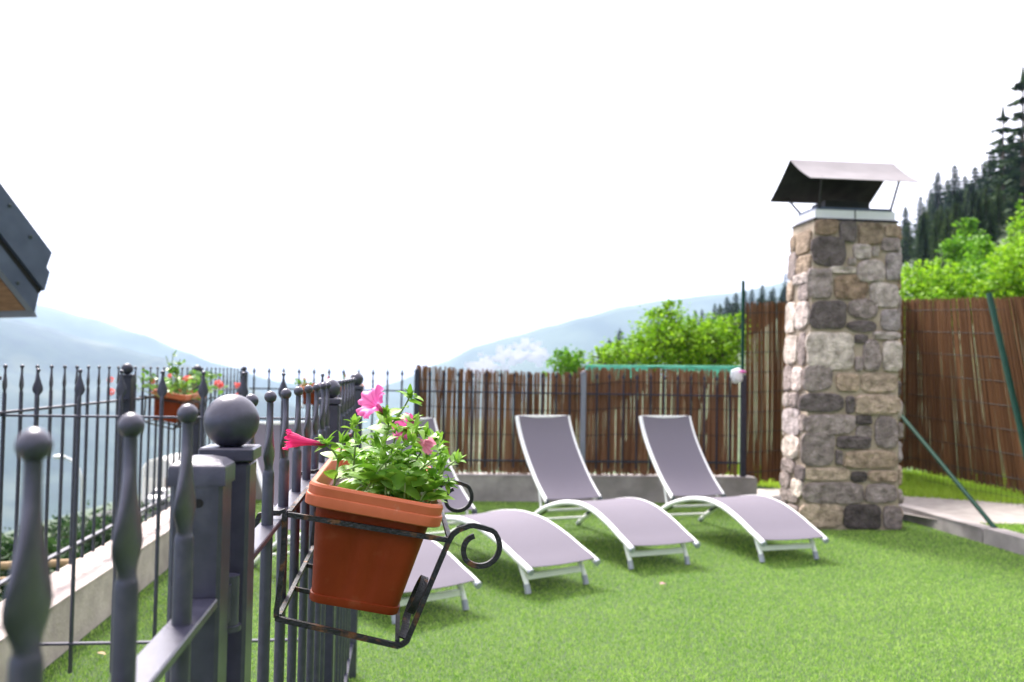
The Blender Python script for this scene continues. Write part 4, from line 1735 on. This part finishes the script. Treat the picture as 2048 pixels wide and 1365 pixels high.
for px, py, Y in ((1811, 408, 190), (1841, 386, 175), (1862, 372, 178), (1876, 338, 160), (1895, 352, 165), (1909, 322, 150), (1930, 345, 152), (1950, 326, 140), (1968, 318, 138), (1983, 293, 125), (2000, 275, 122), (2020, 268, 118), (2042, 262, 115), (2066, 255, 110), (2090, 230, 105),
                  (1571, 543, 235), (1590, 540, 230), (1547, 572, 240), (1525, 565, 245), (1504, 573, 250), (1490, 578, 252), (1472, 582, 255), (1454, 590, 262), (1459, 600, 240), (1440, 604, 265), (1430, 604, 270), (1404, 616, 285), (1391, 618, 290), (1620, 520, 225), (1660, 500, 220), (1700, 480, 210), (1740, 450, 205), (1775, 425, 200)):
    spruce_px(px, py, Y, R_.uniform(15, 19), R_.choice([0, 1, 3, 0]), LSK if px > 1800 else LLO, 'spruces on the skyline right of the chimney' if px > 1800 else 'spruces on the ridge behind the bright bush')
for k in range(130):
    px = R_.uniform(1795, 2110)
    skyl = 410 - (px - 1811) * .62
    py = skyl + 25 + (R_.random() ** 1.2) * (560 - skyl)
    Y = 150 - (py - skyl) * .34 + R_.uniform(-8, 8)
    spruce_px(px, py, max(60, Y), R_.uniform(13, 18), R_.choice([0, 1, 2, 2, 3]))
for k in range(12):
    spruce_px(R_.uniform(1400, 1580), R_.uniform(592, 640), R_.uniform(190, 225), R_.uniform(12, 16), R_.choice([0, 1, 2]), LLO, 'spruces on the ridge behind the bright bush')
for k in range(46):
    Y = R_.uniform(34, 95)
    x = Y * R_.uniform(.44, .64)
    spruce(x, Y, height(x, Y) - .3, R_.uniform(2.5, 5.5) * (.6 + Y / 150), R_.choice([0, 2, 2, 3]), 'small young spruce low on the slope, just above the bright leafy trees', 'young spruces at the foot of the right hillside', R_.uniform(0, 6))
for k in range(30):
    px = R_.uniform(1385, 1590)
    py = 592 - max(0, px - 1440) * .3 + max(0, 1440 - px) * .45
    spruce_px(px, py + R_.uniform(12, 55), R_.uniform(150, 215), R_.uniform(12, 16), R_.choice([0, 1, 2]), LLO, 'spruces on the ridge behind the bright bush')
# big airy one at the right edge
big = thing('spruce_tree', at(2046, 125, 72) - Z1 * 24, 'tall airy spruce rising above the forest at the upper right corner', 'tree', 'spruces on the right hillside')
cm, tm = spruce_mesh(24, 77, .62)
put('crown', cm, big)
put('trunk', tm, big)
big2 = thing('spruce_tree', at(2006, 205, 84) - Z1 * 20, 'thin spruce just left of the tallest one at the upper right', 'tree', 'spruces on the right hillside')
cm, tm = spruce_mesh(20, 78, .6)
put('crown', cm, big2)
put('trunk', tm, big2)
for px, py in ((1240, 654), (1219, 674), (1262, 668), (1143, 708), (1205, 690), (1185, 705), (1280, 680)):
    spruce_px(px, py, 150, 15, R_.choice([0, 1]), LSP[1], 'distant small spruces')


def bush(name, label, blobs, n, leafsz, m, seed, base, group=None, cat='bush', sprigs=0):
    """blobs: (pixel x, y, Y, rx, rz) ellipsoids filled with leaf clumps"""
    r = random.Random(seed)
    root = thing(name, base, label, cat, group)
    lb, tb = MB(), MB()
    B = []
    for x, y, Y, rx, rz in blobs:
        B.append((at(x, y, Y), rx, rz))
    tot = sum(b_[1] ** 2 * b_[2] for b_ in B)
    bs = Vector(base)
    for c, rx, rz in B:
        nc = int(n * rx * rx * rz / tot / 14)
        tb.tube([bs, bs.lerp(c, .5) + rnd(r, .1), c], [.05, .035, .012], 6)
        for k in range(nc):
            d = rnd(r).normalized() * (r.random() ** .38)
            p = c + Vector((d.x * rx, d.y * rx, d.z * rz))
            if r.random() < .2:
                tb.tube([c + (p - c) * .3, p], [.012, .004], 4)
            pitch = r.uniform(.05, .16) * max(.6, rx)
            for q in range(14):
                o_ = rnd(r, pitch)
                a = rnd(r).normalized()
                a.z = abs(a.z) * .6
                L_ = leafsz * r.uniform(.6, 1.3)
                s_ = a.cross(rnd(r)).normalized() * L_ * .32
                b0_ = p + o_
                lb.add([b0_, b0_ + a * L_ * .5 + s_, b0_ + a * L_, b0_ + a * L_ * .5 - s_], [(0, 1, 2, 3)])
        for k in range(sprigs):
            d = Vector((r.uniform(-.9, .9), r.uniform(-.4, .4), 1)).normalized()
            p0_ = c + Vector((d.x * rx * .8, d.y * rx * .8, rz * .75 * sqrt(max(.1, 1 - d.x ** 2))))
            le = r.uniform(.25, .6) * rz
            dd = Vector((d.x * .5 + r.uniform(-.2, .2), r.uniform(-.2, .2), 1)).normalized()
            tb.tube([p0_ - dd * .2, p0_ + dd * le], [.008, .003], 4)
            for q in range(16):
                p = p0_ + dd * le * r.random()
                a = (rnd(r) + dd * .8).normalized()
                s_ = a.cross(rnd(r)).normalized() * leafsz * .3
                lb.add([p, p + a * leafsz * .5 + s_, p + a * leafsz, p + a * leafsz * .5 - s_], [(0, 1, 2, 3)])
    part('branches', tb, BARK, root, 60)
    part('crown', lb, m, root)
    return root


bush('shrub', 'bright yellow green bush rising behind the low reed screen', [(1330, 700, 13.2, .6, .34), (1395, 692, 13.4, .6, .4), (1320, 660, 13.4, .36, .25), (1345, 635, 13.4, .2, .2), (1440, 697, 13.0, .45, .36), (1468, 672, 13.2, .25, .26), (1265, 710, 13, .4, .2), (1215, 722, 12.9, .3, .15)], 13000, .062, BUSHLEAF, 3, Vector((2.2, 13.3, -1.3)), sprigs=6)
bush('shrub', 'small green bush peeping over the reeds left of the bright bush', [(1122, 722, 14, .14, .12), (1155, 722, 14.1, .18, .12), (1135, 735, 14, .3, .15)], 900, .07, BUSHLEAF2, 4, Vector((.9, 14, -1.6)), sprigs=2)
bush('leafy_tree', 'bright green leafy tree right beside the chimney, above the tall reeds', [(1840, 580, 16, .5, .35), (1885, 565, 16.4, .5, .36), (1830, 620, 15.5, .7, .4), (1890, 610, 15.6, .6, .4)], 5500, .1, BUSHLEAF, 5, Vector((7.6, 16, .2)), cat='tree', sprigs=3)
bush('leafy_tree', 'leafy green tree in the middle of the row over the tall reeds', [(1945, 570, 17, .5, .4), (1968, 530, 17.5, .4, .36), (1920, 610, 16.5, .7, .4), (1985, 605, 16, .6, .4)], 5500, .1, BUSHLEAF2, 6, Vector((9, 17, .2)), cat='tree', sprigs=3)
bush('leafy_tree', 'tall bright leafy tree at the right edge over the tall reeds', [(2034, 520, 16, .5, .45), (2062, 460, 16.5, .42, .45), (2020, 580, 15.5, .6, .5), (2085, 560, 15, .8, .7)], 6500, .1, BUSHLEAF, 7, Vector((9.6, 16, .2)), cat='tree', sprigs=3)
bush('shrub', 'loose green bush higher on the slope, between leafy trees and spruces', [(1912, 500, 30, .5, .45), (1938, 470, 32, .4, .55), (1965, 505, 30, .6, .5)], 2600, .16, BUSHLEAF2, 8, Vector((15, 31, 3)))

# ------------------------------------------------------------------ things down in the valley, seen through the left fence
lampt = at(163, 955, 30)
lp = thing('street_lamp', (lampt.x, lampt.y, height(lampt.x, lampt.y)), 'pale street lamp with curved arm, seen through the left fence', 'street lamp')
mb = MB()
top_ = [at(166, 1120, 30), at(164, 1000, 30), at(163, 960, 30), at(159, 942, 30), at(150, 928, 30), at(140, 919, 30), at(128, 915, 30)]
base_ = Vector((lampt.x, lampt.y, height(lampt.x, lampt.y)))
mb.tube([base_] + top_[1:], [.07, .06, .055, .05, .045, .045, .04], 10)
part('pole', mb, LAMPM, lp, 60)
mb = MB()
mb.ball(at(119, 914, 30), .2, 14, 8, (1.2, .6, .35))
part('lamp_head', mb, LAMPM, lp, 60)
# arched white canopy with a car in it
YC = 92.0
c0 = at(314, 1010, YC)
cn = thing('canopy', (c0.x, c0.y, c0.z), 'white arched canopy on the lower ground, seen through the left fence', 'canopy')


def arch_loop(hw, hh, y, n=20):
    l = [Vector((-hw, y, 0))]
    for k in range(n + 1):
        a = pi - pi * k / n
        l.append(Vector((hw * cos(a), y, hh - hw * .75 + hw * .75 * sin(a))))
    l.append(Vector((hw, y, 0)))
    return [c0 + p for p in l]


mb = MB()
oa, ia = arch_loop(1.62, 4.7, 0), arch_loop(1.5, 4.55, 0)
ob, ib = arch_loop(1.62, 4.7, 6), arch_loop(1.5, 4.55, 6)
n = len(oa)
vs = oa + ob + ia + ib
fs = []
for i in range(n - 1):
    fs += [(i, i + 1, n + i + 1, n + i), (2 * n + i + 1, 2 * n + i, 3 * n + i, 3 * n + i + 1), (i + 1, i, 2 * n + i, 2 * n + i + 1), (n + i, n + i + 1, 3 * n + i + 1, 3 * n + i)]
mb.add(vs, fs)
part('arched_roof', mb, CANVAS, cn, 40)
mb = MB()
l = [p for p in arch_loop(1.49, 4.54, .05) if p.z > c0.z + 2.8]
q = [l[0].copy(), l[-1].copy()]
for p in q:
    p.z = c0.z + 2.75
l = [q[0]] + l + [q[1]]
mb.loft([l, [p + Vector((0, .05, 0)) for p in l]])
part('front_panel', mb, CANVAS, cn, 20)
mb = MB()
mb.box(c0 + Vector((0, 5.8, 1.6)), (1.45, 0, 0), (0, .05, 0), (0, 0, 1.6))
part('rear_wall', mb, SOFFIT, cn, 20)
# car: bodied by cross-sections along its length
cc = at(320, 1008, YC - 4)
car = thing('parked_car', (cc.x, cc.y, cc.z), 'white car parked in front of the arched canopy, seen through the left fence', 'car')
prof = [(-2.0, .45, .62, .62), (-1.95, .3, .78, .7), (-1.2, .25, .85, .78), (-.9, .25, .95, .8), (-.3, .25, 1.4, .68), (.6, .25, 1.45, .7), (1.4, .25, 1.3, .7), (1.8, .28, .95, .76), (2.0, .4, .8, .7)]
mb = MB()
loops = []
for y, z0, z1, hw in prof:
    wl = .82 if abs(y) < 1.7 else .74
    pts_ = [(-wl * .93, z0), (-wl, z0 + .2), (-wl, min(.82, z1 - .05)), (-hw * .98, z1 - .06), (-hw * .8, z1), (hw * .8, z1), (hw * .98, z1 - .06), (wl, min(.82, z1 - .05)), (wl, z0 + .2), (wl * .93, z0)]
    loops.append([cc + Vector((a, y, b_)) for a, b_ in pts_])
mb.loft(loops)
part('body', mb, CARW, car, 35)
mb = MB()
mb.add([cc + Vector(p) for p in ((-.72, -.9, .97), (.72, -.9, .97), (.6, -.36, 1.37), (-.6, -.36, 1.37))], [(0, 1, 2, 3)])
mb.v = [(a, b_ - .03, c_ + .02) for a, b_, c_ in mb.v]
part('windscreen', mb, GLASSD, car)
for sx in (-1, 1):
    for sy in (-1.25, 1.3):
        mb = MB()
        mb.tube([cc + Vector((sx * .68, sy, .31)), cc + Vector((sx * .84, sy, .31))], .31, 20)
        part('wheel', mb, TYRE, car, 40)
    mb = MB()
    mb.ball(cc + Vector((sx * .58, -1.93, .66)), .12, 12, 8, (1.3, .5, .7))
    part('headlight', mb, LAMPM, car, 60)
mb = MB()
mb.box(c0 + Vector((0, -4, -2.01)), (3.2, 0, 0), (0, 9, 0), (0, 0, 2.0))
structure('parking_yard', mb, ASPH, 20)
# log rails outside the left wall
lr = thing('log_fence', (-3.9, 7.0, -1.4), 'low fence of peeled log rails outside the left wall', 'fence')
for z, y0_ in ((-.165, 7.0), (-.295, 7.06)):
    mb = MB()
    mb.tube([(-4.9, y0_ - .25, z - .03), (-4.0, y0_, z), (-3.2, y0_ + .15, z + .02)], .03, 12)
    part('log_rail', mb, LOG, lr, 60)
for x in (-4.7, -3.25):
    mb = MB()
    y_ = 7.0 + (x + 4) * .2 + .075
    mb.tube([(x, y_, -2.4), (x, y_, -.1)], .045, 12)
    part('log_post', mb, LOG, lr, 60)
# greenery below the wall
for i, (x, y, Y, rx, rz, lab) in enumerate(((10, 1135, 9, .5, .25, 'dark green bush below the left wall, at the left edge'), (120, 1085, 24, 1.2, .7, 'green bush at the foot of the street lamp'),
                                            (190, 1075, 22, .9, .55, 'round green bush below the wall, right of the street lamp'), (255, 1050, 40, 1.5, .9, 'bush by the parking yard, left of the white canopy'), (40, 1125, 16, 1.0, .4, 'wide low bush left of the street lamp'))):
    c = at(x, y, Y)
    bush('shrub', lab, [(x, y, Y, rx, rz), (x - 900 * rx / Y, y + 300 * rz / Y, Y, rx * .8, rz * .8), (x + 1000 * rx / Y, y + 400 * rz / Y, Y, rx * .8, rz * .7)], 1600, .09 * Y ** .4 / 2.2, DARKLEAF, 40 + i, Vector((c.x, c.y, c.z - rz - .8)), 'bushes below the left wall')
for i, (x, y, Y, lab) in enumerate(((206, 1022, 34, 'small dark spruce below the wall, right of the street lamp'), (184, 1040, 34, 'small spruce below the wall, close to the street lamp pole'), (95, 1062, 36, 'small spruce below the wall, left of the street lamp'), (226, 1035, 38, 'small spruce nearest the white canopy'))):
    p = at(x, y, Y)
    spruce(p.x, p.y, p.z - 5, 5, i % 4, lab, 'small spruces below the left wall', i)

# ------------------------------------------------------------------ haze over the valley
hm = bpy.data.materials.new('valley_haze')
hm.use_nodes = True
n = hm.node_tree
n.nodes.clear()
o = n.nodes.new('ShaderNodeOutputMaterial')
v = n.nodes.new('ShaderNodeVolumePrincipled')
v.inputs['Color'].default_value = (.38, .51, .74, 1)
v.inputs['Density'].default_value = .00017
v.inputs['Anisotropy'].default_value = .25
n.links.new(v.outputs[0], o.inputs['Volume'])
mb = MB()
mb.box((0, 0, 200), (9700, 0, 0), (0, 9700, 0), (0, 0, 560))
hz = put('haze', mb.mesh('haze', hm))
tag(hz, 'pale bluish haze filling the mountain valley', 'haze', kind='stuff')
